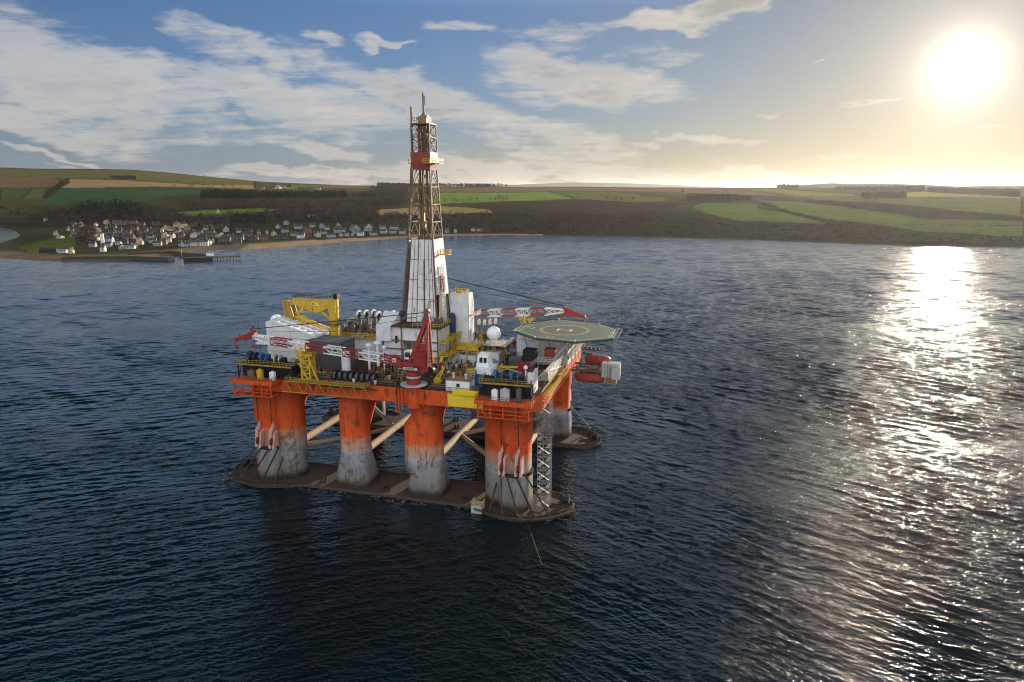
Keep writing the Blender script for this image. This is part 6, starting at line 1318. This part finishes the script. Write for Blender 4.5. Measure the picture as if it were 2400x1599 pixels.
t = thing('lifeboat_davit','rusty steel davit platform carrying the two lifeboats at the deck end','davit',(46,13,30)); q = MB(); q.box(45.8,58.6,8.6,9.,30.,30.6); q.box(45.8,58.6,13,13.4,29.4,30.); q.box(45.8,58.8,17.2,17.6,30,30.6); [q.box(x,x+.5,8.6,17.6,29.6,29.9) for x in (46.4,50,54,58)]; q.box(48,57.6,9.1,12.9,29.9,30.1); q.build('platform','steel',t)
q = MB(); 
for x in (48.6,57.4): q.beam((x,11,30),(x,11,33.6),.3); q.tube((x-.9,11,28.4),(x-.9,11,30),.08,n=5)
q.beam((48.6,12.6,36.4),(58.4,12.6,36.),.35); [q.beam((x,12.6,30),(x,12.6,37.4),.22) for x in (48.8,54,58.2)]; q.rail([(48.4,9,30.6),(57,9,30.6)],1.1,1.2,.1); q.build('davit_arm','rusty',t)
q = MB(); [q.box(49.6+k*1.3,50.5+k*1.3,12.1,13.1,36.3,37.2) for k in range(4)]; q.build('winch','steel',t)
t = thing('muster_box','grey ribbed metal box cabin at the outer end of the lifeboat platform','cabin',(58.6,10,28.4)); q = MB().box(55.8,61.4,8.4,12.,28.6,33.); q.box(59.,61.6,7.2,8.4,28.4,32.2); q.build('body','galv',t); q = MB(); [q.beam((55.9+k*.9,8.36,28.7),(55.9+k*.9,8.36,32.9),.1) for k in range(4)]; [q.beam((x,7.16,28.4),(x,7.16,32.2),.14) for x in (59.05,61.55)]; q.build('rib','grey',t); MB().box(57.4,60.4,8.8,11.6,26.6,28.38).build('underframe','gold',t)
# scaffold stair tower up the nearest leg
t = thing('scaffold_stair','tall galvanised scaffold stair tower up the side of the nearest leg','scaffold',(46,-27.5,.8)); X0,X1,Y0,Y1 = 44.6,47.8,-30.2,-27.
q = MB(); [q.beam((x,y,.8),(x,y,31.5),.11) for x in (X0,(X0+X1)/2,X1) for y in (Y0,Y1)]
for k in range(16): z = 1.6+k*1.9; [q.beam(a,b,.11) for a,b in (((X0,Y0,z),(X1,Y0,z)),((X0,Y1,z),(X1,Y1,z)),((X0,Y0,z),(X0,Y1,z)),((X1,Y0,z),(X1,Y1,z)),((X0,Y0,z+1),(X1,Y0,z+1)),((X1,Y0,z+1),(X1,Y1,z+1)))]; q.beam((X0,Y0,z),(X1,Y0,z+1.9),.09)
q.build('scaffold_frame','galvd',t); q = MB()
for k in range(15): z = 1.6+k*1.9; a, b = ((X0,X1) if k%2 else (X1,X0)); q.beam((a,Y0+.6+1.4*(k%2),z),(b,Y0+.6+1.4*(k%2),z+1.9),  .6,.1); q.box(X0 if k%2 == 0 else X1-.9,X0+.9 if k%2 == 0 else X1,Y0+.1,Y1-.1,z-.06,z)
q.build('stair_flight','galvd',t)
# pontoon fittings
q0 = None; pos_ = [(-21,-30.),(0,-30.2),(24,-30.3),(-20,24),(1,25),(-2,33),(21,26),(24,33)]
for i, (x,y) in enumerate(pos_):
    lab = 'pair of black mooring bollards on the near pontoon deck' if y < 0 else 'pair of black mooring bollards on the far pontoon deck'
    if q0 is None:
        q0 = thing('bollard', lab, 'bollard', (x,y,.8), 'bollards on the pontoons'); q = MB(); [q.tube((x+dx_,y+dx_*.4,.8),(x+dx_,y+dx_*.4,2.1),.32,n=10) for dx_ in (-.5,.5)]; q.build('post','black',q0); MB().box(x-1.2,x+1.2,y-.7,y+.7,.75,.95).build('base','darkbar',q0)
    else: dup(q0, l2w((x,y,.8)), label=lab, group='bollards on the near pontoon' if y < 0 else 'bollards on the far pontoon')
q0['group'] = 'bollards on the near pontoon'
q = None
for i, (x,y,lab) in enumerate([(51.5,-24.6,'black winch gear on the rounded near end of the front pontoon'),(-51.,-26,'black winch gear on the outer end of the front pontoon'),(51.5,27.5,'black winch gear on the rounded end of the far pontoon'),(-51,27,'black winch gear on the far tip of the far pontoon')]):
    if i == 0:
        q1 = thing('mooring_gear',lab,'mooring gear',(x,y,.9),'mooring gear on the pontoon ends'); a_ = MB(); a_.tube((x-.9,y,1.9),(x+.9,y,1.9),.9,n=14); a_.box(x-1.3,x+1.3,y-.9,y+.9,.8,1.2); a_.build('drum','black',q1); b2_ = MB(); b2_.beam((x-1.2,y+1,.9),(x-2.6,y+2.6,2.2),.4); b2_.tube((x+1.8,y-1,.8),(x+1.8,y-1,2.2),.4,n=10); b2_.path([(x-1,y-1.4,1.0),(x-3,y-2,1.0),(x-4.6,y-1.2,1.0)],.18); b2_.build('roller','darkbar',q1)
    else: dup(q1, l2w((x,y,.9)), label=lab, rz=RANG+(pi if x < 0 else 0))
t = thing('boat_landing','small pale grey boarding box with rails on the near pontoon edge','landing',(29,-34.4,.8)); MB().box(27.6,30.6,-36.2,-33.2,.1,2.4).build('box','galv',t); q = MB().rail([(27.6,-33.3,2.4),(27.6,-36.2,2.4),(30.6,-36.2,2.4),(30.6,-33.3,2.4)],1.1,1.4,.1); q.build('handrail','yellow',t)
# mooring lines running down into the water
for pts, lab in (([(36.4,-34.5,10.5),(41,-38.5,3),(44.7,-40.5,1.2),(56,-64.7,-.6)],'thin mooring line dropping from the nearest leg past the pontoon into the water'),([(41.6,-34.6,12.4),(52,-22,-.6)],'short mooring line slanting away behind the scaffold stair'),([(-40,-34.6,11.3),(-66.9,-31.4,-.6)],'thin mooring line running out from the outer front leg'),([(-36,-34.6,11.3),(-76,-8,-.6)],'second thin mooring line running out behind the outer front leg')):
    o = MB().path(pts,.05,5).build('mooring_line','cable',None); o.data.transform(Matrix.Translation(RIGC+(0,)) @ Matrix.Rotation(RANG,4,'Z')); tag(o, lab, 'mooring line')
# fixed deck pipework and small fittings, parts of the rig
rr = random.Random(42)
zones = [(-30,-14,-29,-25,33,1.8),(-14,8,-29,-23,33,1.7),(-8,10,-22,-14,33,2.6),(12,26,-26,-8,33,2.4),(14,30,-18,-4,33,3.),(31,44,-29,-17,33,1.6),(34,44,-13,-4,33,2.),(-44,-28,-30,-21,33,2.5),(16,29,2,12,36.3,2.4),(9,14,-20,-13,33,3.),(14.5,18.5,4,16,36,5.5)]
for zi, (x0,x1,y0,y1,z,hm_) in enumerate(zones):
    for k in range(49):
        m = rr.choice(('steel','gold','galvd','yellowd','dgrey','cream','black','rusty','steel','black','redbrown'))
        q = MB(); x, y = rr.uniform(x0,x1), rr.uniform(y0,y1); s_ = rr.uniform(.18,.7); typ = rr.random()
        if typ < .5:
            h_ = rr.uniform(.5,hm_); q.box(x-s_,x+s_,y-s_*.7,y+s_*.7,z,z+h_); q.box(x-s_*.6,x+s_*.5,y-s_*.4,y+s_*.4,z+h_,z+h_+.25); nm = rr.choice(('equipment_box','plain_box','fitting_box','clutter_box'))  # invented clutter boxes, all one kind, name picked at random
        elif typ < .66: r_ = rr.uniform(.12,.4); h_ = rr.uniform(1,hm_+.6); q.tube((x,y,z),(x,y,z+h_),r_,n=8); q.tube((x,y,z+h_),(x,y,z+h_+.2),r_*1.5,n=8); nm = 'vent_pipe'
        elif typ < .84:
            L = rr.uniform(2,6); dx_, dy_ = (L,0) if rr.random() < .6 else (0,L*.6); h_ = rr.uniform(.3,hm_); e_ = (min(x1,x+dx_),min(y1,y+dy_),z+h_); r_ = rr.uniform(.08,.18); q.path([(x,y,z),(x,y,z+h_),e_,(e_[0],e_[1],z)],r_,6); nm = 'pipe_run'
        else: L = rr.uniform(2,4); q.rail([(x,y,z),(min(x1,x+L),y,z)],1.1,1.2,.1); nm = 'guard_rail'; m = rr.choice(('yellow','yellowd','galv'))
        q.build(nm, m, rig)
# pipe racks
q = MB()
for k in range(26): q.tube((-13.5,-14.5+k*.28,33.6+.24*(k%2)),(-9.2+rr.uniform(-.5,.3),-14.5+k*.28,33.6+.24*(k%2)),.13,n=6)
q.build('drill_pipe','rusty',rig)
